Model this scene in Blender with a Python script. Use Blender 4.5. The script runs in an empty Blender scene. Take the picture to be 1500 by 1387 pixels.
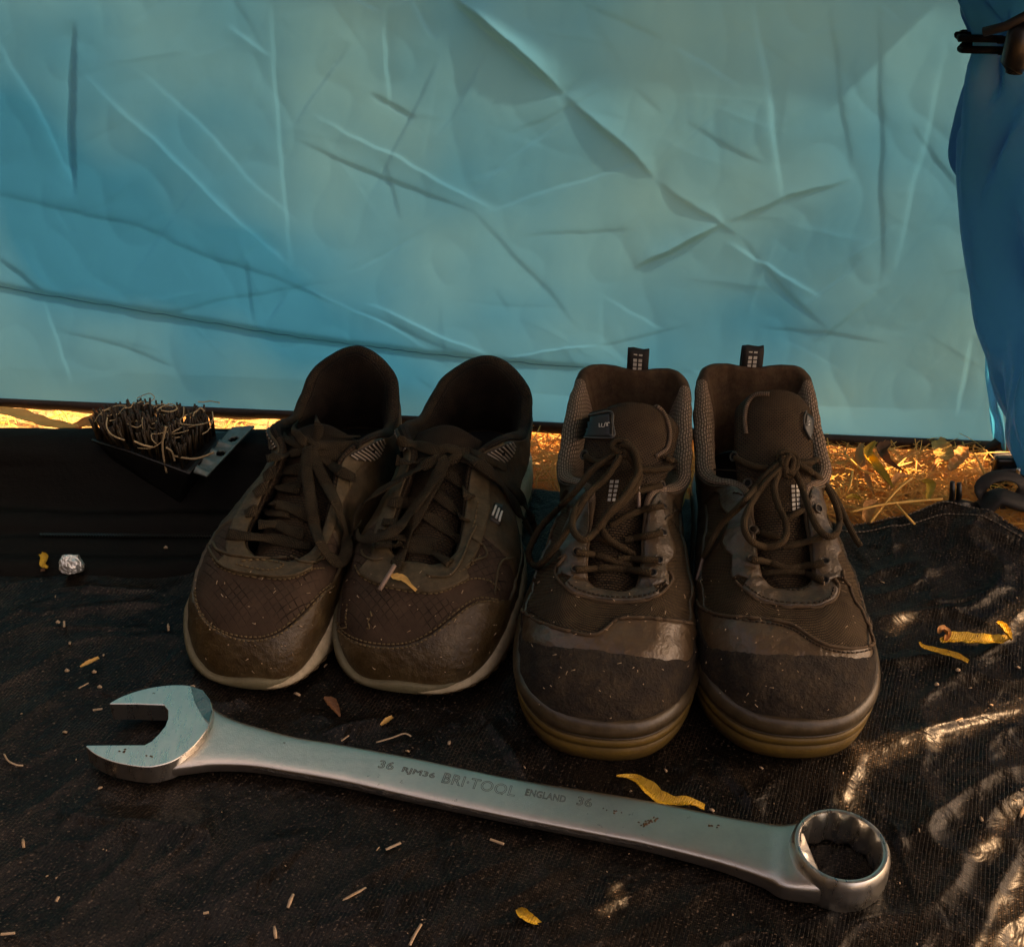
import bpy, math, random
import numpy as np
from mathutils import Vector
from mathutils.bvhtree import BVHTree
random.seed(7)
rng = np.random.default_rng(7)
R = math.radians
SC = bpy.context.scene

# ------------------------------------------------------------------ camera, world, sun, exposure
CAM_H = 0.5625
PITCH = R(35)
FPX = 1856.0
cd = bpy.data.cameras.new('camera')
cam = bpy.data.objects.new('camera', cd)
SC.collection.objects.link(cam)
cam.location = (0, 0, CAM_H)
cam.rotation_euler = (R(90) - PITCH, 0, 0)
cd.sensor_fit = 'HORIZONTAL'
cd.sensor_width = 36
cd.lens = FPX / 1500 * 36
cd.clip_start = 0.02
cd.clip_end = 200
SC.camera = cam

SUN = Vector((0.62, 0.17, 0.765)).normalized()      # direction towards the sun
w = bpy.data.worlds.new('World')
SC.world = w
w.use_nodes = True
wn = w.node_tree
sky = wn.nodes.new('ShaderNodeTexSky')
sky.sky_type = 'NISHITA'
sky.sun_disc = False
sky.sun_elevation = math.asin(SUN.z)
sky.sun_rotation = math.atan2(SUN.x, SUN.y)
sky.air_density = 0.6
sky.dust_density = 5.0
sky.ozone_density = 0.5
wn.links.new(sky.outputs[0], wn.nodes['Background'].inputs[0])
wn.nodes['Background'].inputs[1].default_value = 0.15
sl = bpy.data.lights.new('sun', 'SUN')
sl.energy = 4.0
sl.angle = R(0.4)
sl.color = (1.0, 0.80, 0.62)
so = bpy.data.objects.new('sun', sl)
SC.collection.objects.link(so)
so.rotation_euler = SUN.to_track_quat('Z', 'Y').to_euler()
SC.view_settings.view_transform = 'Standard'
SC.view_settings.look = 'None'
SC.view_settings.gamma = 1
SC.view_settings.use_curve_mapping = False
SC.view_settings.exposure = 1.55
SC.view_settings.use_white_balance = True
SC.view_settings.white_balance_temperature = 12500
SC.view_settings.white_balance_tint = 22
SC.cycles.max_bounces = 6


# ------------------------------------------------------------------ helpers
def ground_at(px, py, z=0.0):
    """the point of the level plane z that lies in the photo at px, py (1500 x 1387)"""
    u = (px - 750) / FPX
    v = (693.5 - py) / FPX
    d = (u, math.cos(PITCH) + v * math.sin(PITCH), -math.sin(PITCH) + v * math.cos(PITCH))
    t = (z - CAM_H) / d[2]
    return Vector((d[0] * t, d[1] * t, z))


def ray_dir(px, py):
    u = (px - 750) / FPX
    v = (693.5 - py) / FPX
    return Vector((u, math.cos(PITCH) + v * math.sin(PITCH), -math.sin(PITCH) + v * math.cos(PITCH))).normalized()


def at_y(px, py, y):
    d = ray_dir(px, py)
    t = y / d.y
    return Vector((d.x * t, y, CAM_H + d.z * t))


def link(o, parent=None):
    SC.collection.objects.link(o)
    if parent is not None:
        o.parent = parent
    return o


def tag(o, label=None, cat=None, group=None, kind=None):
    if label:
        o['label'] = label
    if cat:
        o['category'] = cat
    if group:
        o['group'] = group
    if kind:
        o['kind'] = kind
    return o


def thing(name, label, cat, loc=(0, 0, 0), rz=0, group=None):
    o = bpy.data.objects.new(name, None)
    o.empty_display_size = 0.02
    o.location = loc
    o.rotation_euler = (0, 0, rz)
    link(o)
    return tag(o, label, cat, group)


def mesh(name, verts, faces, mat, parent=None, uvs=None, smooth=True, local=False):
    """verts in world space unless local; parents are placed by location and z rotation only"""
    me = bpy.data.meshes.new(name)
    V = np.asarray(verts, dtype=float).reshape(-1, 3)
    if parent is not None and not local:
        chain = []
        p = parent
        while p is not None:
            chain.append(p)
            p = p.parent
        for p in reversed(chain):
            if p.type != 'EMPTY':
                continue
            V = V - np.array(p.location)
            a = -p.rotation_euler.z
            c, s = math.cos(a), math.sin(a)
            V = np.stack([V[:, 0] * c - V[:, 1] * s, V[:, 0] * s + V[:, 1] * c, V[:, 2]], 1)
    me.from_pydata(V.tolist(), [], [tuple(int(i) for i in f) for f in faces])
    if uvs is not None:
        ul = me.uv_layers.new(name='UVMap')
        li = np.empty(len(me.loops), dtype=np.int32)
        me.loops.foreach_get('vertex_index', li)
        ul.data.foreach_set('uv', np.asarray(uvs, dtype=np.float32)[li].ravel())
    if smooth:
        me.polygons.foreach_set('use_smooth', [True] * len(me.polygons))
    me.materials.append(mat)
    me.update()
    o = bpy.data.objects.new(name, me)
    return link(o, parent)


def gridfaces(nu, nv, cu=False, off=0):
    F = []
    for i in range(nu if cu else nu - 1):
        i2 = (i + 1) % nu
        for j in range(nv - 1):
            F.append((off + i * nv + j, off + i2 * nv + j, off + i2 * nv + j + 1, off + i * nv + j + 1))
    return F


class MB:
    def __init__(s):
        s.v = []
        s.f = []
        s.uv = []

    def add(s, V, F, UV=None):
        o = len(s.v)
        s.v.extend([tuple(p) for p in V])
        s.f.extend([tuple(i + o for i in f) for f in F])
        s.uv.extend(UV if UV is not None else [(0, 0)] * len(V))

    def tube(s, pts, r, n=8, flat=1.0, up=(0, 0, 1), cap=True, uscale=1.0):
        """swept round or flat cord; r a number or list; flat = height / width of section"""
        pts = [Vector(p) for p in pts]
        m = len(pts)
        V = []
        UV = []
        L = 0
        ups = up if isinstance(up, list) else [Vector(up)] * m
        for i, p in enumerate(pts):
            t = (pts[min(i + 1, m - 1)] - pts[max(i - 1, 0)])
            if t.length < 1e-9:
                t = Vector((1, 0, 0))
            t.normalize()
            if i:
                L += (pts[i] - pts[i - 1]).length
            u = Vector(ups[i])
            a = t.cross(u)
            if a.length < 1e-3:
                a = t.cross(Vector((0, 1, 0.1)))
            a.normalize()
            b = a.cross(t).normalized()
            rr = r[i] if hasattr(r, '__len__') else r
            for k in range(n):
                q = 2 * math.pi * k / n
                c_, s_ = math.cos(q), math.sin(q)
                if flat < 0.8:
                    c_ = math.copysign(abs(c_) ** 0.75, c_)
                V.append(p + a * (rr * c_) + b * (rr * flat * s_))
                UV.append((k / n, L * uscale))
        F = []
        for i in range(m - 1):
            for k in range(n):
                k2 = (k + 1) % n
                F.append((i * n + k, i * n + k2, (i + 1) * n + k2, (i + 1) * n + k))
        if cap:
            F.append(tuple(range(n))[::-1])
            F.append(tuple((m - 1) * n + k for k in range(n)))
        s.add(V, F, UV)

    def box(s, c, d, rx=None):
        c = Vector(c)
        V = []
        for x in (-1, 1):
            for y in (-1, 1):
                for z in (-1, 1):
                    q = Vector((x * d[0] / 2, y * d[1] / 2, z * d[2] / 2))
                    if rx is not None:
                        q = rx @ q
                    V.append(c + q)
        s.add(V, [(0, 1, 3, 2), (4, 6, 7, 5), (0, 4, 5, 1), (2, 3, 7, 6), (0, 2, 6, 4), (1, 5, 7, 3)])

    def build(s, name, mat, parent=None, smooth=True, local=False):
        return mesh(name, s.v, s.f, mat, parent, s.uv, smooth, local)


def spline(P, n, closed=False):
    """Catmull-Rom through P, n samples"""
    P = np.asarray(P, dtype=float)
    m = len(P)
    seg = m if closed else m - 1
    ts = np.linspace(0, seg, n, endpoint=not closed)
    i = np.minimum(np.floor(ts).astype(int), seg - 1)
    f = (ts - i)[:, None]
    g = (lambda k: P[k % m]) if closed else (lambda k: P[np.clip(k, 0, m - 1)])
    p0, p1, p2, p3 = g(i - 1), g(i), g(i + 1), g(i + 2)
    return 0.5 * ((2 * p1) + (-p0 + p2) * f + (2 * p0 - 5 * p1 + 4 * p2 - p3) * f ** 2 + (-p0 + 3 * p1 - 3 * p2 + p3) * f ** 3)


_G = rng.normal(size=(256, 256, 2))
_G /= np.linalg.norm(_G, axis=2, keepdims=True)


def pn(x, y):
    """2-D gradient noise"""
    xi = np.floor(x).astype(int)
    yi = np.floor(y).astype(int)
    fx = x - xi
    fy = y - yi
    sx = fx * fx * fx * (fx * (fx * 6 - 15) + 10)
    sy = fy * fy * fy * (fy * (fy * 6 - 15) + 10)

    def c(a, b):
        g = _G[(xi + a) % 256, (yi + b) % 256]
        return g[..., 0] * (fx - a) + g[..., 1] * (fy - b)
    return (c(0, 0) * (1 - sx) + c(1, 0) * sx) * (1 - sy) + (c(0, 1) * (1 - sx) + c(1, 1) * sx) * sy


# ------------------------------------------------------------------ materials
class NT:
    def __init__(s, name):
        s.m = bpy.data.materials.new(name)
        s.m.use_nodes = True
        s.t = s.m.node_tree
        s.b = s.t.nodes['Principled BSDF']

    def n(s, typ, **kw):
        o = s.t.nodes.new('ShaderNode' + typ)
        for k, v in kw.items():
            if k.startswith('i_'):
                o.inputs[k[2:].replace('_', ' ')].default_value = v
            else:
                setattr(o, k, v)
        return o

    def l(s, a, b):
        s.t.links.new(a, b)

    def coord(s, kind='Object', scale=(1, 1, 1), rot=(0, 0, 0)):
        tc = s.n('TexCoord')
        mp = s.n('Mapping')
        mp.inputs['Scale'].default_value = scale
        mp.inputs['Rotation'].default_value = rot
        s.l(tc.outputs[kind], mp.inputs[0])
        return mp.outputs[0]

    def noise(s, vec, scale, detail=4, rough=0.6, dist=0):
        o = s.n('TexNoise')
        o.inputs['Scale'].default_value = scale
        o.inputs['Detail'].default_value = detail
        o.inputs['Roughness'].default_value = rough
        o.inputs['Distortion'].default_value = dist
        s.l(vec, o.inputs['Vector'])
        return o.outputs['Fac']

    def ramp(s, fac, stops):
        o = s.n('ValToRGB')
        el = o.color_ramp.elements
        while len(el) < len(stops):
            el.new(0.5)
        for e, (p, c) in zip(el, stops):
            e.position = p
            e.color = (*c, 1) if len(c) == 3 else c
        s.l(fac, o.inputs[0])
        return o.outputs[0]

    def mix(s, fac, a, b, mode='MIX'):
        o = s.n('Mix')
        o.data_type = 'RGBA'
        o.blend_type = mode
        for k, x in ((0, fac), (6, a), (7, b)):
            if hasattr(x, 'is_linked') or hasattr(x, 'links'):
                s.l(x, o.inputs[k])
            elif isinstance(x, (int, float)):
                o.inputs[k].default_value = x
            else:
                o.inputs[k].default_value = (*x, 1)
        return o.outputs[2]

    def math(s, op, a, b=0.0):
        o = s.n('Math')
        o.operation = op
        for k, x in ((0, a), (1, b)):
            if hasattr(x, 'links'):
                s.l(x, o.inputs[k])
            else:
                o.inputs[k].default_value = x
        return o.outputs[0]

    def bump(s, h, dist, strength=1.0, prev=None):
        o = s.n('Bump')
        o.inputs['Strength'].default_value = strength
        o.inputs['Distance'].default_value = dist
        s.l(h, o.inputs['Height'])
        if prev is not None:
            s.l(prev, o.inputs['Normal'])
        return o.outputs[0]

    def fin(s, col=None, rough=None, normal=None, metal=0.0, spec=0.5):
        for k, x in (('Base Color', col), ('Roughness', rough), ('Normal', normal)):
            if x is None:
                continue
            if hasattr(x, 'links'):
                s.l(x, s.b.inputs[k])
            elif k == 'Base Color':
                s.b.inputs[k].default_value = (*x, 1)
            else:
                s.b.inputs[k].default_value = x
        s.b.inputs['Metallic'].default_value = metal
        s.b.inputs['Specular IOR Level'].default_value = spec
        return s.m


def mat_simple(name, c1, c2=None, scale=60, rough=0.6, bump=0.0, bscale=600, metal=0, spec=0.5, dust=0.0,
               dustcol=(0.22, 0.15, 0.08)):
    t = NT(name)
    v = t.coord()
    f = t.noise(v, scale, 5, 0.65)
    c2 = c2 or tuple(x * 0.6 for x in c1)
    col = t.ramp(f, [(0.3, c1), (0.7, c2)])
    if dust:
        d = t.noise(v, scale * 2.3, 8, 0.75)
        d = t.ramp(d, [(0.42, (0, 0, 0)), (0.75, (dust, dust, dust))])
        col = t.mix(d, col, dustcol)
    nb = t.bump(t.noise(v, bscale, 4, 0.7), bump) if bump else None
    return t.fin(col, rough, nb, metal, spec)


def mat_weave(name, c1, c2, su, sv, rough=0.75, h=0.0006, dust=0.25, dustcol=(0.2, 0.13, 0.07), kind='brick'):
    """woven or knitted cloth on the UV map (u and v in metres)"""
    t = NT(name)
    uv = t.coord('UV', (su, sv, 1))
    if kind == 'brick':
        br = t.n('TexBrick')
        br.inputs['Scale'].default_value = 1
        br.inputs['Mortar Size'].default_value = 0.16
        br.inputs['Mortar Smooth'].default_value = 0.8
        br.inputs['Brick Width'].default_value = 1.0
        br.inputs['Row Height'].default_value = 0.6
        t.l(uv, br.inputs['Vector'])
        hgt = t.math('SUBTRACT', 1.0, br.outputs['Fac'])
    else:
        uv = t.coord('UV', (su, sv, 1), (0, 0, R(45)))
        vo = t.n('TexVoronoi')
        vo.distance = 'CHEBYCHEV'
        vo.inputs['Scale'].default_value = 1
        vo.inputs['Randomness'].default_value = 0.0
        t.l(uv, vo.inputs['Vector'])
        hgt = t.ramp(vo.outputs['Distance'], [(0.36, (1, 1, 1)), (0.5, (0, 0, 0))])
    ob = t.coord()
    f = t.noise(ob, 45, 5, 0.65)
    base = t.mix(hgt, c2, c1)
    d = t.ramp(f, [(0.4, (0, 0, 0)), (0.75, (dust,) * 3)])
    col = t.mix(d, base, dustcol)
    n1 = t.bump(hgt, h, 1.0)
    n2 = t.bump(t.noise(ob, 900, 3), 0.0003, 0.6, n1)
    return t.fin(col, rough, n2, 0, 0.25)


M = {}


def build_materials():
    # black woven tarpaulin
    t = NT('black_tarpaulin')
    v = t.coord('Object', (1, 1, 1), (0, 0, R(-18)))
    wv = t.coord('Object', (1, 1, 1), (0, 0, R(-70)))
    br = t.n('TexBrick')
    br.inputs['Scale'].default_value = 1
    br.inputs['Mortar Size'].default_value = 0.00045
    br.inputs['Mortar Smooth'].default_value = 0.3
    br.inputs['Brick Width'].default_value = 0.0042
    br.inputs['Row Height'].default_value = 0.0021
    ns = t.n('TexNoise')
    ns.inputs['Scale'].default_value = 12
    t.l(wv, ns.inputs['Vector'])
    vm = t.n('VectorMath', operation='MULTIPLY_ADD')
    vm.inputs[1].default_value = (0.006, 0.006, 0)
    t.l(ns.outputs['Color'], vm.inputs[0])
    t.l(wv, vm.inputs[2])
    t.l(vm.outputs[0], br.inputs['Vector'])
    f1 = t.noise(v, 9, 6, 0.7)
    f2 = t.noise(v, 40, 8, 0.8)
    col = t.ramp(f1, [(0.3, (0.0018, 0.0015, 0.0011)), (0.55, (0.0048, 0.0034, 0.0023)), (0.75, (0.018, 0.0115, 0.0072))])
    dst = t.ramp(f2, [(0.58, (0, 0, 0)), (0.85, (0.11, 0.11, 0.11))])
    col = t.mix(dst, col, (0.10, 0.065, 0.042))
    # weave glints painted as bright flecks and tape edges, partly scuffs
    sv = t.coord('Object', (1, 1, 1), (0, 0, R(-70)))
    fl = t.noise(t.coord('Object', (420, 900, 1), (0, 0, R(-70))), 1, 2, 0.5)
    fl = t.ramp(fl, [(0.60, (0, 0, 0)), (0.68, (0.8, 0.8, 0.8))])
    col = t.mix(fl, col, (0.15, 0.105, 0.078))
    pm = t.ramp(t.noise(v, 26, 5, 0.65), [(0.45, (0.0, 0.0, 0.0)), (0.70, (0.6, 0.6, 0.6))])
    br2 = t.n('TexBrick')
    br2.inputs['Scale'].default_value = 1
    br2.inputs['Mortar Size'].default_value = 0.0004
    br2.inputs['Mortar Smooth'].default_value = 0.2
    br2.inputs['Brick Width'].default_value = 0.0042
    br2.inputs['Row Height'].default_value = 0.0021
    of = t.n('VectorMath', operation='ADD')
    of.inputs[1].default_value = (0.0005, 0.0003, 0)
    t.l(vm.outputs[0], of.inputs[0])
    t.l(of.outputs[0], br2.inputs['Vector'])
    col = t.mix(t.math('MULTIPLY', br2.outputs['Fac'], pm), col, (0.13, 0.088, 0.062))
    col = t.mix(t.math('MULTIPLY', br.outputs['Fac'], 0.75), col, (0.002, 0.0015, 0.001))
    h = t.math('SUBTRACT', 1.0, br.outputs['Fac'])
    n1 = t.bump(h, 0.0004, 0.9)
    n2 = t.bump(t.noise(v, 55, 3, 0.55, 0.8), 0.0024, 0.9, n1)
    rg = t.ramp(f2, [(0.3, (0.28,) * 3), (0.7, (0.46,) * 3)])
    M['tarp'] = t.fin(col, rg, n2, 0, 0.22)

    # blue wall fabric, coated nylon that lets light through
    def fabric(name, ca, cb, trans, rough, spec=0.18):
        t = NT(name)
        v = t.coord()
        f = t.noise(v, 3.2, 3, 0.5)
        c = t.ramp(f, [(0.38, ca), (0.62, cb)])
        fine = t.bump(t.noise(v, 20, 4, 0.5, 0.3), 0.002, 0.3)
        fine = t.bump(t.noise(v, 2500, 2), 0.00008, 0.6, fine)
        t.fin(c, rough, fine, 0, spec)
        tr = t.n('BsdfTranslucent')
        t.l(c, tr.inputs[0])
        t.l(fine, tr.inputs['Normal'])
        mx = t.n('MixShader')
        mx.inputs[0].default_value = trans
        t.l(t.b.outputs[0], mx.inputs[1])
        t.l(tr.outputs[0], mx.inputs[2])
        t.l(mx.outputs[0], t.t.nodes['Material Output'].inputs[0])
        return t.m
    M['wall'] = fabric('blue_wall_fabric', (0.003, 0.145, 0.315), (0.068, 0.245, 0.355), 0.55, 0.5)  # greyer second tone paints in sheen and uneven transmitted light, beside fading
    M['curtain'] = fabric('deep_blue_fabric', (0.004, 0.36, 0.60), (0.003, 0.30, 0.52), 0.6, 0.3, 0.4)
    M['black_cloth'] = mat_simple('black_cloth', (0.010, 0.009, 0.009), (0.02, 0.014, 0.011), 30, 0.6, 0.0005, 1500)
    M['hem'] = mat_simple('hem_tape', (0.02, 0.013, 0.010), (0.045, 0.026, 0.018), 40, 0.45, 0.0006, 700)
    M['tub'] = mat_simple('tub_fabric', (0.0035, 0.0038, 0.0032), (0.006, 0.005, 0.004), 20, 0.65, 0.0006, 300, spec=0.12)
    M['plastic_black'] = mat_simple('black_plastic', (0.008, 0.008, 0.008), None, 30, 0.35, 0.0002, 400)
    M['seam_thread'] = mat_simple('seam_thread', (0.17, 0.13, 0.1), None, 80, 0.8)
    # ground
    t = NT('dry_soil')
    v = t.coord()
    f = t.noise(v, 30, 8, 0.7)
    c = t.ramp(f, [(0.3, (0.30, 0.14, 0.04)), (0.5, (0.62, 0.38, 0.17)), (0.7, (0.75, 0.52, 0.28))])
    M['soil'] = t.fin(c, 0.9, t.bump(t.noise(v, 120, 8, 0.7), 0.01, 0.8), 0, 0.2)
    for i, (a, b) in enumerate([((0.80, 0.38, 0.085), (0.82, 0.46, 0.13)), ((0.82, 0.43, 0.12), (0.72, 0.31, 0.07)),
                                ((0.42, 0.33, 0.05), (0.6, 0.40, 0.09))]):
        M['straw%d' % i] = mat_simple('dry_straw_%s' % 'abc'[i], a, b, 50, 0.6)
    def leaf_mat(name, a, b, spot):
        t = NT(name)
        v = t.coord()
        c = t.ramp(t.noise(v, 120, 5, 0.7), [(0.3, a), (0.7, b)])
        c = t.mix(t.ramp(t.noise(v, 420, 3, 0.6), [(0.62, (0, 0, 0)), (0.70, (0.85,) * 3)]), c, spot)
        wv_ = t.n('TexWave')
        wv_.inputs['Scale'].default_value = 260
        wv_.inputs['Distortion'].default_value = 6
        t.l(t.coord('Object', (1, 1, 1), (0, 0, R(35))), wv_.inputs['Vector'])
        return t.fin(c, 0.45, t.bump(wv_.outputs['Fac'], .0005, .5, t.bump(t.noise(v, 300, 4), .0012, .7)), 0, 0.4)
    M['leaf'] = leaf_mat('yellow_leaf', (0.70, 0.42, 0.05), (0.55, 0.29, 0.03), (0.18, 0.07, 0.02))
    M['leaf_pale'] = mat_simple('pale_leaf', (0.8, 0.46, 0.14), (0.62, 0.34, 0.1), 90, 0.5, 0.0006, 500)
    M['leaf_brown'] = mat_simple('brown_leaf', (0.2024, 0.0814, 0.0312), (0.1288, 0.0518, 0.0208), 90, 0.6, 0.0006, 500)
    M['leaf_orange'] = mat_simple('orange_leaf', (0.65, 0.28, 0.09), (0.5, 0.2, 0.05), 60, 0.6, 0.0006, 400)
    M['crumb'] = mat_simple('pale_crumbs', (0.55, 0.40, 0.28), (0.4, 0.25, 0.14), 90, 0.7)
    # metals
    t = NT('polished_steel')
    v = t.coord()
    sc = t.noise(t.coord('Object', (300, 60, 60)), 1, 6, 0.7)
    c = t.ramp(t.noise(v, 60, 6, 0.7), [(0.35, (0.78, 0.75, 0.70)), (0.7, (0.88, 0.84, 0.77))])
    c = t.mix(t.ramp(t.noise(v, 220, 3, 0.6), [(0.72, (0, 0, 0)), (0.78, (0.8,) * 3)]), c, (0.10, 0.07, 0.05))
    M['steel_pol'] = t.fin(c, t.ramp(sc, [(0.3, (0.22,) * 3), (0.7, (0.38,) * 3)]), t.bump(sc, 0.0002, 0.3), 1.0)
    t = NT('satin_steel')
    v = t.coord()
    c = t.ramp(t.noise(v, 50, 8, 0.75), [(0.35, (0.70, 0.65, 0.59)), (0.7, (0.84, 0.77, 0.69))])
    rust = t.ramp(t.noise(v, 130, 6, 0.7), [(0.655, (0, 0, 0)), (0.70, (0.85,) * 3)])
    c = t.mix(rust, c, (0.11, 0.065, 0.04))
    gr = t.noise(v, 1800, 3, 0.6)
    M['steel_satin'] = t.fin(c, 0.30, t.bump(gr, 0.00025, 0.6, t.bump(t.noise(v, 90, 3), 0.001, 0.25)), 1.0)
    M['steel_facet'] = mat_simple('dark_reflection_steel', (0.30, 0.33, 0.31), (0.2, 0.22, 0.21), 150, 0.25, 0.0003, 300, 1.0)  # darker steel colour stands in for the facet's dark reflection
    M['rust'] = mat_simple('rust_chips', (0.13, 0.06, 0.02), (0.05, 0.025, 0.012), 900, 0.8, 0.0005, 900)
    M['engrave'] = mat_simple('engraved_dark', (0.07, 0.055, 0.045), None, 90, 0.7)  # flat dark tone for the lettering outlines
    M['rough_iron'] = mat_simple('chipped_forging', (0.05, 0.045, 0.04), (0.02, 0.017, 0.015), 300, 0.7, 0.002, 700)
    t = NT('crumpled_foil')
    v = t.coord()
    M['foil'] = t.fin((0.80, 0.80, 0.77), 0.33, t.bump(t.noise(v, 500, 3), 0.0008, 0.6), 0.85)
    M['scraper'] = mat_simple('dull_zinc', (0.20, 0.26, 0.25), (0.12, 0.16, 0.15), 150, 0.45, 0.0004, 600, 0.6, dust=0.5)
    M['bristle'] = mat_simple('brush_bristle', (0.006, 0.005, 0.004), (0.07, 0.04, 0.014), 160, 0.5)
    M['root'] = mat_simple('dry_rootlets', (0.60, 0.43, 0.25), (0.40, 0.26, 0.13), 120, 0.7)
    # work shoes
    M['w_suede'] = mat_simple('worn_toe_suede', (0.007226, 0.003522, 0.001308), (0.02478, 0.01189, 0.004252), 40, 0.75, 0.0035, 420, dust=0.45,
                              dustcol=(0.16, 0.10, 0.05))
    M['w_leather'] = mat_simple('grey_brown_leather', (0.06983, 0.03937, 0.01924), (0.09108, 0.0518, 0.02617), 34, 0.38, 0.0012, 150, spec=0.9, dust=0.3)
    M['w_eyestay'] = mat_simple('eyestay_leather', (0.0425, 0.0259, 0.01308), (0.07286, 0.04144, 0.02078), 40, 0.40, 0.0014, 170, spec=0.9, dust=0.35)
    M['w_dark'] = mat_simple('dark_leather', (0.02429, 0.01658, 0.008466), (0.0425, 0.02486, 0.01154), 40, 0.45, 0.0004, 500, spec=0.8, dust=0.3)
    M['w_rubber'] = mat_simple('grey_rubber', (0.0334, 0.02176, 0.01039), (0.05768, 0.03574, 0.01693), 32, 0.38, 0.0003, 300, spec=0.7, dust=0.35)
    M['w_gum'] = mat_simple('gum_rubber', (0.1782, 0.105, 0.0222), (0.0924, 0.0525, 0.01332), 38, 0.5, 0.0005, 200, dust=0.5,
                            dustcol=(0.10, 0.06, 0.03))
    M['w_mesh'] = mat_weave('brown_shoe_mesh', (0.09108, 0.05439, 0.02617), (0.01336, 0.00777, 0.003848), 330, 420, 0.7, 0.0012)
    M['w_tongue'] = mat_weave('tongue_mesh', (0.09108, 0.05439, 0.02886), (0.009108, 0.005698, 0.003078), 430, 430, 0.7, 0.0012)
    M['w_knit'] = mat_weave('knitted_collar', (0.42, 0.29, 0.21), (0.09, 0.06, 0.04), 520, 430, 0.85, 0.0012, 0.4)
    M['w_lining'] = mat_simple('brown_suede_lining', (0.07894, 0.0373, 0.01539), (0.0425, 0.01968, 0.008466), 60, 0.85, 0.0008, 300, dust=0.3)
    M['w_lace'] = mat_weave('round_lace', (0.0759, 0.04662, 0.02155), (0.01822, 0.01088, 0.005002), 6, 750, 0.8, 0.0005)
    M['w_thread'] = mat_simple('brown_thread', (0.03643, 0.02072, 0.008466), None, 80, 0.8)
    M['w_edge'] = mat_simple('raw_leather_edge', (0.1032, 0.05957, 0.02886), (0.06072, 0.03522, 0.01732), 80, 0.75, 0.0005, 500)
    M['reflect'] = mat_simple('reflective_patch', (0.85, 0.80, 0.70), None, 80, 0.4)
    M['badge'] = mat_simple('badge_rubber', (0.020, 0.026, 0.024), None, 60, 0.35)
    M['aglet'] = mat_simple('aglet_plastic', (0.30, 0.20, 0.15), (0.2, 0.13, 0.1), 60, 0.3)
    # sneakers
    M['s_nubuck'] = mat_simple('brown_nubuck', (0.06376, 0.03108, 0.006926), (0.02732, 0.01658, 0.005387), 26, 0.42, 0.0012, 260, spec=0.7, dust=0.6,
                               dustcol=(0.20, 0.13, 0.06))
    t = NT('quilted_toe_suede')
    uv = t.coord('Object', (235, 235, 0.0), (0, 0, R(40)))
    vo = t.n('TexVoronoi')
    vo.distance = 'CHEBYCHEV'
    vo.inputs['Scale'].default_value = 1
    vo.inputs['Randomness'].default_value = 0
    t.l(uv, vo.inputs['Vector'])
    hg = t.ramp(vo.outputs['Distance'], [(0.42, (1, 1, 1)), (0.5, (0, 0, 0))])
    ob = t.coord()
    wear = t.ramp(t.noise(ob, 38, 4, 0.6), [(0.42, (0.1,) * 3), (0.6, (1, 1, 1))])
    base = t.ramp(t.noise(ob, 60, 6, 0.7), [(0.3, (0.046, 0.027, 0.017)), (0.7, (0.078, 0.046, 0.029))])
    lines = t.mix(wear, (1, 1, 1), hg)
    col = t.mix(1.0, base, t.mix(0.72, (1, 1, 1), lines), 'MULTIPLY')
    M['s_vamp'] = t.fin(col, 0.8, t.bump(t.noise(ob, 900, 3), 0.0003, 0.5, t.bump(lines, 0.0006, 0.9)), 0, 0.25)
    M['s_panel'] = mat_simple('brown_side_suede', (0.05768, 0.03004, 0.008466), (0.0334, 0.01865, 0.006157), 40, 0.65, 0.0005, 500, dust=0.35)
    M['s_eyestay'] = mat_simple('olive_brown_eyestay', (0.05161, 0.03108, 0.01077), (0.07286, 0.04558, 0.01732), 60, 0.65, 0.0008, 260, dust=0.5)
    M['s_mid'] = mat_simple('cream_midsole', (0.72, 0.58, 0.40), (0.50, 0.40, 0.26), 50, 0.6, 0.0004, 300, dust=0.6,
                            dustcol=(0.16, 0.12, 0.06))
    M['s_out'] = mat_simple('brown_outsole', (0.09715, 0.05957, 0.02501), (0.06072, 0.03626, 0.01539), 50, 0.7, 0.0005, 300, dust=0.4)
    M['s_lining'] = mat_weave('dark_mesh_lining', (0.02125, 0.01124, 0.006195), (0.003401, 0.002176, 0.001347), 400, 400, 0.8, 0.0006, 0.12)
    M['s_rim'] = mat_weave('collar_rim_mesh', (0.04858, 0.02735, 0.01416), (0.01069, 0.006216, 0.003078), 380, 380, 0.8, 0.0007, 0.2)
    M['s_lace'] = mat_weave('flat_lace', (0.04038, 0.02647, 0.01239), (0.005951, 0.003989, 0.002155), 14, 520, 0.85, 0.0008, 0.3)
    M['s_rib'] = mat_simple('pale_rib', (0.42, 0.34, 0.27), None, 60, 0.4)
    M['s_insert'] = mat_simple('insert_plastic', (0.02732, 0.01865, 0.01), None, 60, 0.45)
    M['insole'] = mat_simple('black_insole', (0.008, 0.007, 0.006), None, 60, 0.9)


build_materials()

# ------------------------------------------------------------------ the setting: soil, tarpaulin, wall, tub, curtain
def build_soil():
    n = 240
    xs = np.sign(np.linspace(-1, 1, n)) * (np.abs(np.linspace(-1, 1, n)) ** 3) * 60
    ys = 0.9 + np.sign(np.linspace(-1, 1, n)) * (np.abs(np.linspace(-1, 1, n)) ** 3) * 60
    X, Y = np.meshgrid(xs, ys, indexing='ij')
    Z = -0.024 + 0.006 * pn(X * 12, Y * 12) * (np.abs(X) < 3) + 0.004 * pn(X * 40, Y * 40) * (np.abs(X) < 1.5)
    o = mesh('ground', np.stack([X, Y, Z], -1), gridfaces(n, n), M['soil'])
    tag(o, kind='structure')


build_soil()


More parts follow.
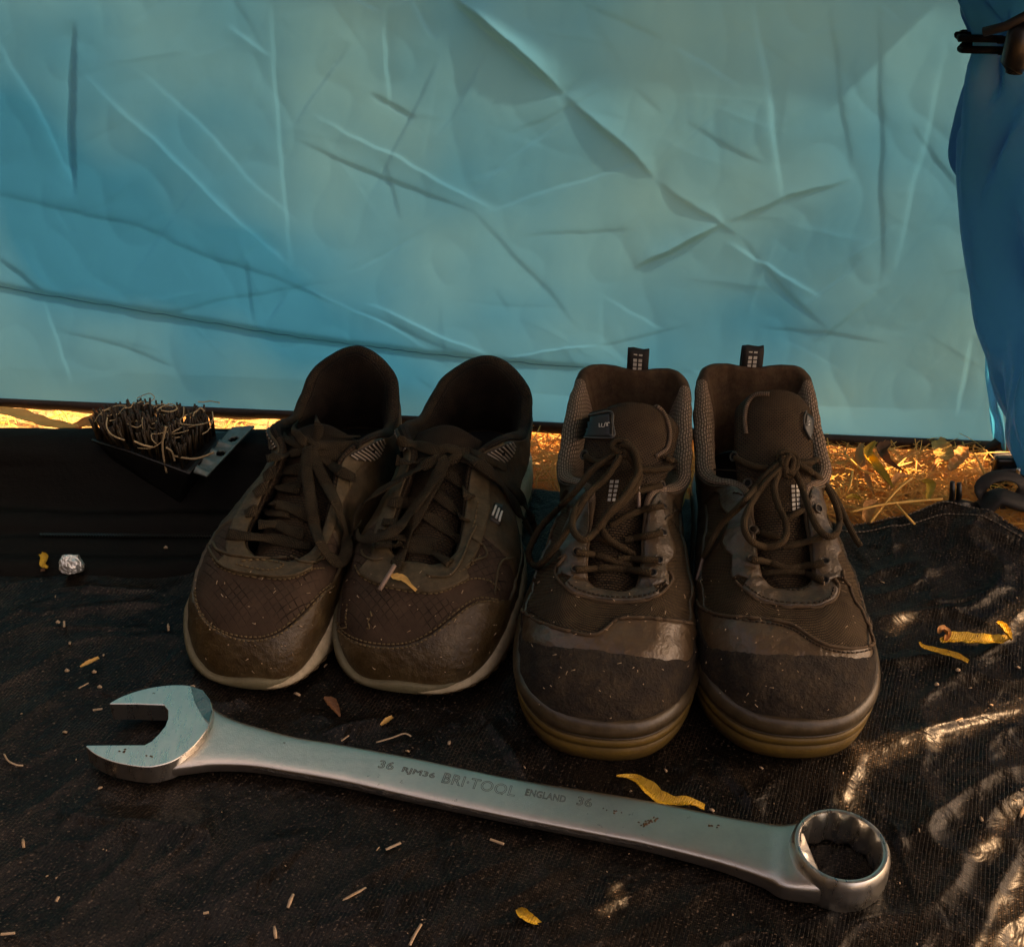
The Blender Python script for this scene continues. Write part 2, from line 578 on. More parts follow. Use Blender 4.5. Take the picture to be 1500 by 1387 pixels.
def tarp_edge(x):
    """rear edge (world y) of the tarpaulin as a function of x"""
    pts = np.array([(-1.2, 0.80), (-0.06, 0.80), (-0.025, 0.80), (0.03, 0.785), (0.10, 0.78), (0.19, 0.765), (0.242, 0.738), (0.29, 0.745), (0.315, 0.752),
                    (0.345, 0.742), (0.37, 0.722), (0.45, 0.715), (1.2, 0.72)])
    return np.interp(x, pts[:, 0], pts[:, 1])


TARP_CREASES = [  # px0, py0, px1, py1, height m, width m
    (1235, 1180, 1262, 1095, .004, .006), (1262, 1100, 1500, 1035, .004, .007), (1310, 900, 1500, 860, .003, .008),
    (890, 1040, 1060, 1170, .002, .008), (1100, 1180, 1160, 1120, .002, .006), (700, 1040, 780, 1150, .003, .006),
    (870, 1330, 1000, 1210, .003, .006), (1000, 1300, 1160, 1290, .002, .008), (1300, 1250, 1480, 1120, .005, .012),
    (1240, 790, 1300, 850, .002, .006), (1330, 870, 1480, 930, .003, .01), (1310, 830, 1300, 760, .003, .008),
    (200, 1290, 330, 1180, .002, .006), (60, 1180, 330, 1220, .003, .012), (380, 1380, 560, 1340, .003, .01),
    (600, 1040, 470, 1075, .003, .006), (550, 1120, 700, 1040, .002, .006), (60, 870, 240, 860, .003, .005),
    (0, 900, 260, 880, .0025, .005), (40, 925, 240, 915, .002, .004), (1180, 1387, 1330, 1210, .003, .008),
    (1390, 790, 1480, 800, .004, .01), (1420, 1387, 1500, 1240, .004, .01), (800, 1260, 900, 1160, .002, .005),
    (900, 1290, 1150, 1240, .002, .006), (1040, 1120, 1130, 1190, .003, .006)]


def build_tarp():
    n1, n2 = 560, 460
    xs = np.concatenate([np.linspace(-1.3, -0.45, 40, endpoint=False), np.linspace(-0.45, 0.47, n1 - 80), np.linspace(0.49, 1.3, 40)])
    X = np.repeat(xs[:, None], n2, 1)
    ye = tarp_edge(xs)
    ye = np.convolve(np.pad(ye, 4, mode='edge'), np.ones(9) / 9, mode='valid')
    vv = np.linspace(0, 1, n2)
    vv = np.where(vv < 0.1, vv / 0.1 * 0.36, 0.36 + (vv - 0.1) / 0.9 * 0.64)
    Y = -0.35 + (ye[:, None] + 0.35) * vv[None, :]
    Z = 0.004 * pn(X * 6 + 3, Y * 6) + 0.0016 * pn(X * 22, Y * 22 + 7)
    # crumple: ridged noise, stronger on the right
    amt = 0.5 + 0.5 / (1 + np.exp(-(X - 0.12) * 12))
    a = 1 - np.abs(pn(X * 17 + 9 + 1.2 * pn(X * 5, Y * 5), Y * 24 - X * 9)) * 2.2
    b = 1 - np.abs(pn(X * 48 - Y * 20, Y * 55 + 31)) * 2.2
    Z += amt * (0.0036 * np.clip(a, 0, 1) ** 3 + 0.0009 * np.clip(b, 0, 1) ** 2)
    Z += amt * 0.0003 * pn(X * 140, Y * 150)
    for (ax, ay, bx, by, h, wd) in TARP_CREASES:
        A = ground_at(ax, ay)
        B = ground_at(bx, by)
        d = np.array([B.x - A.x, B.y - A.y])
        L = np.linalg.norm(d)
        d /= L
        s = ((X - A.x) * d[0] + (Y - A.y) * d[1]) / L
        q = (X - A.x) * -d[1] + (Y - A.y) * d[0] + 0.006 * pn(X * 18 + ax, Y * 18)
        tp = np.clip(1 - np.abs(s * 2 - 1) ** 3, 0, 1)
        Z += h * tp * np.where(q > 0, np.exp(-q / wd), np.exp(q / (wd * 0.35)))
    # press flat under the shoes and the spanner
    for (cx, cy, rx, ry) in ((-0.15, .70, .06, .14), (-0.035, .70, .06, .14), (.07, .655, .06, .16), (.175, .655, .06, .16)):
        k = np.exp(-(((X - cx) / rx) ** 2 + ((Y - cy) / ry) ** 2) ** 2)
        Z = Z * (1 - k)
    k = np.exp(-((Y - (.515 - .172 * (X + .24))) / .03) ** 4) * (np.abs(X + .03) < .24)
    Z = Z * (1 - 0.75 * k)
    Z = np.clip(Z, -0.001, None) - 0.0008
    # rear edge lifts in a bump near x = 0.3
    e = np.exp(-((1 - vv[None, :]) * (ye[:, None] + .35) / 0.035) ** 2)
    Z += e * (0.013 * np.exp(-((X - 0.325) / 0.05) ** 2) + 0.003)
    Z -= 0.028 * (np.exp(-((1 - vv[None, :]) * (ye[:, None] + .35) / 0.004) ** 2))
    o = mesh('groundsheet', np.stack([X, Y, Z], -1), gridfaces(len(xs), n2), M['tarp'])
    tag(o, 'creased black woven tarpaulin spread on the ground under the shoes and spanner', 'tarpaulin')
    o['kind'] = 'structure'
    # stitched double hem along the rear edge
    seam = MB()
    for back in (0.008, 0.017):
        pts = []
        i0 = np.searchsorted(xs, 0.18)
        j = [int(np.argmin(np.abs((1 - vv) * (ye[i] + .35) - back))) for i in range(len(xs))]
        for i in range(i0, len(xs), 1):
            if xs[i] > 0.6:
                break
            pts.append((X[i, j[i]], Y[i, j[i]], Z[i, j[i]] + 0.0006))
        pts = spline(np.array(pts)[::3], 200)
        for q in range(0, 198, 2):
            seam.tube([pts[q], pts[q + 1], pts[q + 1] * 0.4 + pts[q + 2 if q < 198 else q + 1] * 0.6], 0.0005, 5)
    s = seam.build('hem_stitching', M['seam_thread'], o)
    return o


tarp = build_tarp()

WALL_L = Vector((-0.62, 0.885, 0))
WALL_R = Vector((0.45, 0.842, 0))


def wall_y(x):
    return WALL_L.y + (WALL_R.y - WALL_L.y) * (x - WALL_L.x) / (WALL_R.x - WALL_L.x)


def on_wall(px, py):
    d = ray_dir(px, py)
    s = (WALL_R.y - WALL_L.y) / (WALL_R.x - WALL_L.x)
    t = (WALL_L.y - s * WALL_L.x) / (d.y - s * d.x)
    return Vector((d.x * t, d.y * t, CAM_H + d.z * t))


WALL_CREASES = [  # px0, py0, px1, py1, amplitude (mm), width (px), side (+1 / -1 which side falls slowly)
    (655, -10, 828, 136, -11, 26, -1), (828, 136, 960, 258, -5, 26, -1), (960, 258, 1080, 345, -3.5, 26, -1), (1080, 345, 1210, 480, 2.5, 30, 1),
    (104, 30, 108, 290, 5.0, 16, 1), (-10, 45, 112, 275, 2.6, 40, -1), (115, 105, 430, 405, -3.0, 40, 1), (398, -10, 426, 405, 3.0, 22, -1),
    (330, 38, 400, 86, -2, 20, 1), (508, 60, 432, 190, 3.2, 18, 1), (566, 10, 570, 155, 3.2, 16, -1), (645, 80, 548, 272, 3, 26, 1),
    (428, 205, 700, 308, 2.4, 22, 1), (700, 308, 960, 226, 1.8, 28, -1), (930, 388, 1060, 326, -5.0, 16, -1), (1060, 326, 1250, 262, -3.5, 20, -1),
    (1105, -10, 1155, 310, 3.6, 46, -1), (1215, 0, 1245, 260, 2.8, 50, 1), (1290, -10, 1290, 440, 3.4, 55, 1), (1390, 60, 1310, 420, 2.4, 40, -1),
    (-10, 375, 66, 432, 3, 26, 1), (66, 432, 105, 570, 2.5, 26, -1), (-60, 265, 260, 352, 2.4, 70, 1), (200, 335, 480, 440, 2.4, 60, 1), (420, 415, 700, 530, 2.4, 50, 1),
    (440, 418, 640, 515, -2.6, 24, 1), (530, 445, 720, 524, -3.6, 26, 1), (735, 524, 880, 498, -4.0, 14, 1), (860, 502, 1010, 470, 1.6, 24, 1),
    (458, 168, 730, 305, -2.8, 22, 1), (850, 150, 660, 300, 1.6, 32, 1), (1060, 350, 1205, 430, -3.2, 24, 1), (200, 95, 444, 335, 2.0, 34, -1),
    (1305, 415, 1190, 500, -3.0, 26, 1), (1425, 490, 1398, 610, 3, 18, -1), (690, 300, 850, 480, 2.0, 34, 1), (200, 470, 490, 410, 1.8, 40, 1),
    (540, 130, 610, 175, 3, 14, 1), (600, -5, 640, 60, 3, 20, -1), (720, 60, 640, 200, 2, 26, 1), (840, 0, 980, 60, 2.2, 40, 1),
    (980, 60, 1090, 130, 1.8, 30, -1), (300, 250, 180, 420, 1.6, 36, 1), (760, 340, 930, 330, 1.4, 28, 1), (1180, 440, 1260, 380, 2.2, 20, -1),
    (360, 380, 370, 480, 2.2, 20, 1), (390, 470, 420, 430, 2.5, 16, -1), (560, 230, 590, 320, 1.8, 20, 1), (1000, 180, 1130, 250, 1.6, 26, 1),
    (1330, 180, 1420, 300, 2.2, 30, 1), (880, 420, 980, 480, 1.5, 24, -1), (1110, 470, 1300, 500, 1.8, 26, 1), (80, 480, 260, 540, 2, 34, 1),
    (740, 200, 900, 120, 1.3, 26, 1), (560, 20, 480, -20, 3, 18, 1), (620, 340, 500, 400, 1.3, 26, 1)]


def build_wall():
    nx, nz = 860, 500
    xs = np.linspace(WALL_L.x - 0.25, 0.405, nx)
    top = 0.62
    zz = np.linspace(0, 1, nz)
    # hem line: from the photograph
    hl = on_wall(0, 586)
    hr = on_wall(1440, 648)
    hz = hl.z + (hr.z - hl.z) * (xs - hl.x) / (hr.x - hl.x)
    X = np.repeat(xs[:, None], nz, 1)
    Z = hz[:, None] + (top - hz[:, None]) * zz[None, :] ** 1.1
    s = (WALL_R.y - WALL_L.y) / (WALL_R.x - WALL_L.x)
    Y0 = WALL_L.y + (X - WALL_L.x) * s
    dep = Y0 * math.cos(PITCH) - (Z - CAM_H) * math.sin(PITCH)
    PX = 750 + FPX * X / dep
    PY = 693.5 - FPX * (Y0 * math.sin(PITCH) + (Z - CAM_H) * math.cos(PITCH)) / dep
    D = 0.014 * pn(X * 2.6 + 5, Z * 3.3) + 0.004 * pn(X * 6 + 1, Z * 5 + 3)
    wx = 9 * pn(PX / 120, PY / 120 + 5) + 2 * pn(PX / 30, PY / 30)
    wy = 9 * pn(PX / 120 + 40, PY / 120) + 2 * pn(PX / 30 + 9, PY / 30)
    for (ax, ay, bx, by, A, wd, sd) in WALL_CREASES:
        d = np.array([bx - ax, by - ay], float)
        L = np.linalg.norm(d)
        d /= L
        t_ = ((PX + wx - ax) * d[0] + (PY + wy - ay) * d[1]) / L
        q = ((PX + wx - ax) * -d[1] + (PY + wy - ay) * d[0]) * sd
        tp = np.clip(1 - np.abs(t_ * 2 - 1) ** 2.6, 0, 1)
        D += -A * 0.00038 * (1.6 if abs(A) > 4 else 1) * tp * np.where(q > 0, np.exp(-q / (wd * 0.95)), np.exp(q / (wd * 0.075)))
    rn = 1 - np.abs(pn(PX / 95 + 3 * 0.3, PY / 120 + 11)) * 3
    D += -0.0004 * np.clip(rn, 0, 1) ** 2
    rn = 1 - np.abs(pn(PX / 38 + 17, PY / 46 + 2 + PX / 200)) * 3
    D += -0.00008 * np.clip(rn, 0, 1) ** 2
    r2 = np.random.default_rng(21)
    for k in range(130):
        ax, ay = r2.uniform(-80, 1480), r2.uniform(-60, 600)
        an = r2.choice([0.75, -0.5, 1.5, 0.2, 2.4]) + r2.normal(0, .25)
        L = r2.uniform(40, 190)
        bx, by = ax + L * math.cos(an), ay + L * math.sin(an)
        A = r2.uniform(.0001, .0004) * r2.choice([-1, 1])
        wd = r2.uniform(8, 26)
        m_ = (PX > min(ax, bx) - 120) & (PX < max(ax, bx) + 120) & (PY > min(ay, by) - 120) & (PY < max(ay, by) + 120)
        px_, py_ = PX[m_] + wx[m_], PY[m_] + wy[m_]
        d = np.array([bx - ax, by - ay]) / L
        t_ = ((px_ - ax) * d[0] + (py_ - ay) * d[1]) / L
        q = ((px_ - ax) * -d[1] + (py_ - ay) * d[0]) * r2.choice([-1, 1])
        D[m_] += A * np.clip(1 - np.abs(t_ * 2 - 1) ** 2, 0, 1) * np.where(q > 0, np.exp(-q / wd), np.exp(q / (wd * .15)))
    # the doubled skirt: a curved seam below which the cloth stands a little forward
    seamx = np.array([-300, 0, 60, 400, 620, 800, 900, 1100, 1700])
    seamy = np.array([400, 418, 430, 490, 517, 530, 534, 540, 545])
    sy = np.interp(PX, seamx, seamy)
    below = 1 / (1 + np.exp(-(PY - sy) / 2.0))
    fade = 1 / (1 + np.exp((PX - 880) / 40))
    D += -0.0028 * below * fade * np.exp(-np.clip(PY - sy, 0, None) / 70)
    # calm towards the hem
    calm = np.clip((Z - hz[:, None]) / 0.03, 0.1, 1)
    Y = Y0 + D * calm
    root = thing('tent_wall', 'light blue crumpled fabric wall hanging behind the four shoes', 'tent wall', (0, wall_y(0), 0))
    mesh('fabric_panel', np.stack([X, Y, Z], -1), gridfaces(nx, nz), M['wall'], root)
    # seam cord of the skirt
    mb = MB()
    pts = []
    for i in range(0, nx, 4):
        j = int(np.argmin(np.abs(PY[i] - sy[i])))
        if PX[i, j] < 860:
            pts.append((X[i, j], Y[i, j] - 0.0006, Z[i, j]))
    mb.tube(pts, 0.00025, 5)
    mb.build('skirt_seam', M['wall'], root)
    # black hem tape: a flattened tube below the cloth
    mb = MB()
    V = []
    nn = 160
    xh = np.linspace(xs[0], 0.40, nn)
    for i, x in enumerate(xh):
        z = float(np.interp(x, xs, hz))
        y = float(np.interp(x, xs, Y[:, 0]))
        th = 0.0090 if x > 0 else 0.0075
        wv = 0.0008 * math.sin(x * 60) + 0.0006 * math.sin(x * 151)
        for (dy, dz) in ((0.002, 0.0015), (-0.002, 0.002), (-0.0030, -th * .3 + wv), (-0.0026, -th * .7), (-0.001, -th + wv),
                         (0.002, -th * .8), (0.003, -th * .3)):
            V.append((x, y + dy, z + dz))
    F = []
    for i in range(nn - 1):
        for k in range(7):
            F.append((i * 7 + k, i * 7 + (k + 1) % 7, (i + 1) * 7 + (k + 1) % 7, (i + 1) * 7 + k))
    mb.add(V, F)
    mb.build('hem_tape', M['hem'], root)
    return root


wall = build_wall()


def build_tub():
    """black raised groundsheet edge with folds and a zip, left half"""
    prof = [(0.640, -0.020), (0.662, -0.012), (0.676, -0.004), (0.684, 0.0020), (0.690, 0.0045), (0.696, 0.0040), (0.701, 0.0022),
            (0.706, 0.0030), (0.714, 0.0042), (0.722, 0.0032), (0.729, 0.0075), (0.738, 0.0100), (0.746, 0.0080), (0.752, 0.0100),
            (0.762, 0.0200), (0.771, 0.0300), (0.778, 0.0375), (0.786, 0.0420), (0.797, 0.0430), (0.806, 0.0400),
            (0.812, 0.0300), (0.815, 0.0100), (0.818, -0.025)]
    P = spline(np.array(prof), 110)
    nx = 190
    xs = np.linspace(-0.95, -0.025, nx)
    X = np.repeat(xs[:, None], len(P), 1)
    Y = np.repeat(P[None, :, 0], nx, 0) + 0.010 * (-0.38 - X) * 0.4
    Zb = np.repeat(P[None, :, 1], nx, 0)
    n = pn(X * 9, Y * 30)
    Y = Y + 0.004 * n * (Zb < 0.03)
    Z = Zb + 0.0022 * pn(X * 14 + 4, Y * 60) + 0.0007 * pn(X * 60, Y * 140)
    # sinks into the tarp at the right end
    k = 1 / (1 + np.exp((X + 0.055) * 120))
    Z = Z * k - 0.004 * (1 - k)
    root = thing('groundsheet_edge', 'raised black groundsheet edge with folds and a zip, left behind the trainers', 'groundsheet',
                 (-0.4, 0.72, 0))
    mesh('raised_edge', np.stack([X, Y, Z], -1), gridfaces(nx, len(P)), M['tub'], root)
    mb = MB()
    a = ground_at(60, 784, 0.0045)
    b = ground_at(345, 785, 0.0045)
    for i in range(130):
        p = a.lerp(b, i / 129)
        p.z = 0.0046 + 0.0012 * math.sin(p.x * 14)
        mb.box((p.x, p.y - 0.001 * (i % 2), p.z - .0004), (0.0010, 0.0022, 0.0012))
    mb.build('zip_teeth', mat_simple('zip_plastic', (0.016, 0.016, 0.014), None, 60, 0.35), root, smooth=False)


build_tub()


def build_curtain():
    """gathered deep blue door flap, tied with a black cord"""
    # left outline in the photo: px of the left edge at py
    edge = [(-120, 1350), (-40, 1370), (0, 1390), (30, 1408), (50, 1420), (70, 1424), (105, 1404), (160, 1402), (250, 1403),
            (330, 1410), (430, 1426), (520, 1442), (600, 1460), (640, 1470), (668, 1486), (700, 1500)]
    yc = 0.80
    zs = []
    xl = []
    for (py, px) in edge:
        p = at_y(px, py, yc)
        zs.append(p.z)
        xl.append(p.x)
    zs = np.array(zs)[::-1]
    xl = np.array(xl)[::-1]
    nz, nth = 220, 300
    Zs = np.linspace(0.012, 0.60, nz)
    XL = np.interp(Zs, zs, xl)
    XL = np.convolve(np.pad(XL, 3, mode='edge'), np.ones(7) / 7, mode='valid')
    zt = at_y(1440, 58, yc).z
    cx = 0.505
    V = []
    TH = np.linspace(0, 2 * math.pi, nth, endpoint=False)
    for i, z in enumerate(Zs):
        rx = cx - XL[i]
        tie = math.exp(-((z - zt) / 0.022) ** 2)
        ry = 0.034 * (1 - 0.45 * tie)
        dz = z - zt
        a = 0.10 * (0.55 + 0.45 * math.exp(-(dz / 0.12) ** 2))
        tw = dz * 3.0
        f = (np.cos(7 * TH + tw * 1.5) * .5 + np.cos(11 * TH - tw + 1) * .5 + np.cos(19 * TH + 3 * tw) * .30 * (0.4 + tie * 1.8) + np.cos(33 * TH - 2 * tw + 3 * np.sin(z * 30)) * .10 * (0.5 + tie * 2))
        f = np.abs(f) ** 0.8 * np.sign(f)
        nn = pn(np.cos(TH) * 2.2 + 7 + z * 3, np.sin(TH) * 2.2 + z * 7) * 1.2 + pn(np.cos(TH) * 5 + 3, np.sin(TH) * 5 + z * 22) * .5
        r = 1 + a * (f - 0.4) * (1 - 0.8 * np.exp(-((np.abs(TH - math.pi)) / 0.12) ** 2)) + 0.16 * nn * np.clip(np.abs(dz) * 12, 0, 1)
        lim = np.exp(-((TH - math.pi) / 0.35) ** 2)
        r = r * (1 - lim) + np.minimum(r, 1.0) * lim
        V.append(np.stack([cx + rx * np.cos(TH) * r, yc + ry * np.sin(TH) * r, np.full(nth, z) + 0.006 * np.sin(TH * 3 + z * 9)], -1))
    V = np.array(V)
    root = thing('door_flap', 'deep blue gathered fabric flap tied with a black cord at the right edge', 'tent flap', (cx, yc, 0))
    F = []
    for i in range(nz - 1):
        for k in range(nth):
            k2 = (k + 1) % nth
            F.append((i * nth + k, i * nth + k2, (i + 1) * nth + k2, (i + 1) * nth + k))
    F.append(tuple((nz - 1) * nth + k for k in range(nth)))
    F.append(tuple(range(nth))[::-1])
    mesh('gathered_cloth', V, F, M['curtain'], root)
    # cord, two turns with a toggle
    for q, dz in enumerate((0.004, -0.003)):
        mb = MB()
        pts = []
        i = int(np.argmin(np.abs(Zs - (zt + dz))))
        for k in range(0, nth, 5):
            p = V[i, k]
            pts.append((cx + (p[0] - cx) * 1.035, yc + (p[1] - yc) * 1.08, zt + dz + 0.003 * math.cos(TH[k] + 0.6)))
        pts.append(pts[0])
        mb.tube(pts, 0.0026, 8, 0.9)
        mb.build('tie_cord', M['tub'], root)
    p = at_y(1493, 62, yc - 0.045)
    mb = MB()
    mb.tube([p + Vector((0, 0, .014)), p + Vector((0, 0, .008)), p + Vector((.001, 0, -.012)), p + Vector((.001, 0, -.018))],
            [.004, .008, .009, .005], 10)
    mb.build('toggle', M['plastic_black'], root)
    mb = MB()
    mb.tube([p + Vector((-.02, .006, .004)), p + Vector((-.01, 0, .009)), p + Vector((.0, -.002, .016)), p + Vector((.012, 0, .022))], .0028, 8)
    mb.build('cord_tail', M['black_cloth'], root)


build_curtain()


def build_corner():
    """black webbing, buckle and clip that hold the wall's corner down, plus the dark narrow door edge"""
    # dark blue turned edge of the wall
    V = []
    n = 60
    pl = [(1436, 440), (1438, 520), (1444, 590), (1452, 645)]
    pr_ = [(1444, 440), (1452, 520), (1462, 590), (1474, 645)]
    a = spline(np.array(pl), n)
    b = spline(np.array(pr_), n)
    for i in range(n):
        A = on_wall(*a[i])
        B = on_wall(*b[i])
        for k in range(9):
            s = k / 8
            p = A.lerp(B, s)
            V.append((p.x, p.y - 0.008 - 0.010 * math.sin(s * math.pi) + 0.002 * math.sin(i * .3 + s * 5), p.z))
    o = mesh('door_edge_binding', V, gridfaces(n, 9), M['curtain'])
    tag(o, 'narrow dark blue fabric binding between light wall and gathered flap', 'binding')
    root = thing('corner_strap', 'black webbing strap with buckle and clip pegging down the wall corner', 'strap', (0.385, 0.80, 0))
    # webbing
    pts = [on_wall(1455, 630), on_wall(1462, 650), at_y(1470, 680, .815), at_y(1478, 705, .80)]
    for p in pts[:2]:
        p.y -= .014
    mb = MB()
    mb.tube(spline(np.array([tuple(p) for p in pts]), 24), [0.0135 - 0.005 * (i / 23) for i in range(24)], 12, 0.28, (0, -1, 0.6))
    mb.build('webbing', M['black_cloth'], root)
    c = at_y(1477, 693, .80)
    mb = MB()
    mb.box(c, (0.026, 0.007, 0.030))
    mb.box(c + Vector((0, -.004, .004)), (0.018, 0.006, 0.010))
    bo = mb.build('buckle', M['plastic_black'], root, False)
    md = bo.modifiers.new('b', 'BEVEL')
    md.width = 0.002
    md.segments = 2
    mb = MB()
    q = at_y(1487, 705, .785)
    mb.tube(spline(np.array([tuple(q + Vector(d)) for d in ((0, 0, .012), (.001, 0, 0), (-.001, -.001, -.012), (-.008, -.003, -.018),
                                                            (-.014, -.002, -.014))]), 24), .0016, 8)
    mb.build('metal_hook', M['steel_pol'], root)
    mb = MB()
    c = ground_at(1465, 728, .006)
    ring = [(c.x + .016 * math.cos(t), c.y + .004 * math.sin(t), c.z + .007 + .010 * math.sin(t)) for t in np.linspace(0, 2 * math.pi, 26)]
    mb.tube(ring, .0050, 10, .3, (0, -.4, 1))
    mb.build('ground_loop', M['black_cloth'], root)
    mb = MB()
    P = [ground_at(1440, 745, .002), ground_at(1462, 728, .012), ground_at(1490, 735, .010), ground_at(1530, 745, .004)]
    mb.tube(spline(np.array([tuple(p) for p in P]), 20), .009, 10, 0.5)
    mb.build('loose_strap_end', M['black_cloth'], root)
    # two stubby prongs at the tarpaulin's edge
    root = thing('black_peg', 'small two-pronged black plastic peg standing in the straw at the tarpaulin edge', 'peg', ground_at(1402, 745, 0))
    for dx, h in ((1395, 706), (1405, 708)):
        g = ground_at(dx, 742, 0)
        t = at_y(dx, h, g.y)
        mb = MB()
        mb.tube([g + Vector((0, 0, -.01)), (g + t) / 2, t], [.0022, .0022, .0018], 8)
        mb.build('prong', M['plastic_black'], root)
    g = ground_at(1402, 742, 0.001)
    mb = MB()
    mb.tube([g + Vector((-.014, 0, -.001)), g + Vector((0, 0, .002)), g + Vector((.016, 0, -.001))], .0045, 8)
    mb.build('foot', M['plastic_black'], root)


build_corner()

# added unseen blocker above right of the camera: stops sun, gaps shape the flecks
PATCHES = [[(1388, 838), (1393, 790), (1420, 773), (1490, 800), (1440, 826)],
           [(1218, 1190), (1240, 1110), (1258, 1088), (1330, 1078), (1400, 1062), (1445, 1035), (1520, 1012), (1520, 1040), (1460, 1060),
            (1390, 1092), (1300, 1118), (1268, 1132), (1258, 1190)],
           [(1412, 935), (1500, 872), (1530, 868), (1530, 905), (1450, 950)],
           [(1297, 925), (1322, 898), (1340, 900), (1310, 930)],
           [(1428, 1400), (1478, 1300), (1530, 1260), (1530, 1400)],
           [(1415, 1262), (1490, 1165), (1500, 1185), (1440, 1262)],
           [(1262, 820), (1285, 800), (1296, 815), (1275, 830)],
           [(880, 1335), (902, 1290), (912, 1300), (892, 1345)]]


def inside(poly, x, y):
    r = np.zeros(x.shape, bool)
    n = len(poly)
    for i in range(n):
        x1, y1 = poly[i]
        x2, y2 = poly[(i + 1) % n]
        c = ((y1 > y) != (y2 > y)) & (x < (x2 - x1) * (y - y1) / ((y2 - y1) if y2 != y1 else 1e-9) + x1)
        r ^= c
    return r


def build_sun_blocker():
    zc = 0.72
    sx = SUN.x / SUN.z * zc
    sy = SUN.y / SUN.z * zc
    st = 0.006
    xs = np.arange(-0.70, 0.56, st)
    ys = np.arange(0.02, 0.80, st)
    X, Y = np.meshgrid(xs, ys, indexing='ij')
    mx, my = X[:-1, :-1] + st / 2, Y[:-1, :-1] + st / 2
    hole = np.zeros(mx.shape, bool)
    for poly in PATCHES:
        w_ = [ground_at(*p) for p in poly]
        hole |= inside([(p.x, p.y) for p in w_], mx, my)
    hole |= (my > 0.715) & (mx > 0.21)
    hole |= (my > 0.775) & (mx > 0.0)
    V = np.stack([X + sx, Y + sy, np.full(X.shape, zc) + 0.01 * pn(X * 4, Y * 4)], -1).reshape(-1, 3)
    ny = len(ys)
    F = [(i * ny + j, (i + 1) * ny + j, (i + 1) * ny + j + 1, i * ny + j + 1)
         for i in range(len(xs) - 1) for j in range(len(ys) - 1) if not hole[i, j]]
    o = mesh('sun_blocker', V, F, M['black_cloth'])
    tag(o, 'added dark sun blocker with shaped gaps above the tarpaulin outside the picture', 'light blocker', kind='structure')


build_sun_blocker()


def build_side_blocker():  # unseen cloth added left and behind to cut low sky light
    V = []
    n = 60
    pth = [(-0.80, 0.86), (-0.80, -0.75), (0.50, -0.95)]
    P = spline(np.array([(x, y, 0) for x, y in pth]), n)
    for i in range(n):
        for k in range(20):
            z = -0.03 + 1.25 * k / 19
            w_ = 0.03 * math.sin(i * .9) * (k / 19)
            V.append((P[i][0] + w_, P[i][1], z))
    o = mesh('side_blocker', V, gridfaces(n, 20), M['tub'])
    tag(o, 'added dark light blocker to the left and behind the camera', 'shelter', kind='structure')


build_side_blocker()

# ------------------------------------------------------------------ straw, dry grass and fallen leaves on the soil
def build_straw():
    def field(n, xr, yr, zf, mat, seed, lmin, lmax, wd, lift):
        r = np.random.default_rng(seed)
        V = []
        F = []
        for i in range(n):
            x = r.uniform(*xr)
            y = r.uniform(*yr)
            if x > -.02 and y < .86 and y < tarp_edge(x) + .012:
                continue
            a = r.normal(0, 0.9) + (0 if r.random() < .7 else r.uniform(0, 6.28))
            L = r.uniform(lmin, lmax)
            k = 6
            bend = r.normal(0, 1.1)
            z0 = zf(x, y) + r.uniform(0, lift)
            wv = wd * r.uniform(.5, 1.3)
            px_, py_ = x, y
            rise = r.normal(0, .18)
            o = len(V)
            for q in range(k):
                t = q / (k - 1)
                an = a + bend * (t - .5)
                if q:
                    px_ += math.cos(an) * L / (k - 1)
                    py_ += math.sin(an) * L / (k - 1)
                z = z0 + rise * L * (t - .3) + 0.12 * L * math.sin(t * math.pi)
                ww = wv * (1 - .8 * abs(t - .4))
                nx_, ny_ = -math.sin(an), math.cos(an)
                tl = r.normal(0, .3) * ww
                V.append((px_ + nx_ * ww, py_ + ny_ * ww, z + tl))
                V.append((px_, py_, z + ww * .5))
                V.append((px_ - nx_ * ww, py_ - ny_ * ww, z - tl))
            for q in range(k - 1):
                F.append((o + q * 3, o + q * 3 + 1, o + q * 3 + 4, o + q * 3 + 3))
                F.append((o + q * 3 + 1, o + q * 3 + 2, o + q * 3 + 5, o + q * 3 + 4))
        return V, F
    zr = lambda x, y: -0.022 + 0.004 * max(0, 1 - abs(y - .79) / .05)
    for i, (nm, n, lab) in enumerate((('straw_litter', 5600, 'golden dry straw and grass litter between tarpaulin and wall'),
                                      ('dry_grass', 4600, 'orange dead grass mat between tarpaulin and wall'),
                                      ('green_grass', 260, 'sparse yellow green blades among the straw litter'))):
        V, F = field(n, (-0.02, 0.62), (0.70, 0.98), zr, None, 11 + i, .014, .055, .0006, .022)
        zl = lambda x, y: -0.020 + 0.010 * max(0, pn(np.array(x * 9.), np.array(y * 9.)) + .2)
        V2, F2 = field(int(n * .22), (-1.0, 0.0), (0.86, 1.5), zl, None, 31 + i, .015, .06, .0011, .012)
        o_ = len(V)
        V += V2
        F += [tuple(q + o_ for q in f) for f in F2]
        o = mesh(nm, V, F, M['straw%d' % i])
        tag(o, lab, 'dry grass' if i else 'straw', kind='stuff')


build_straw()


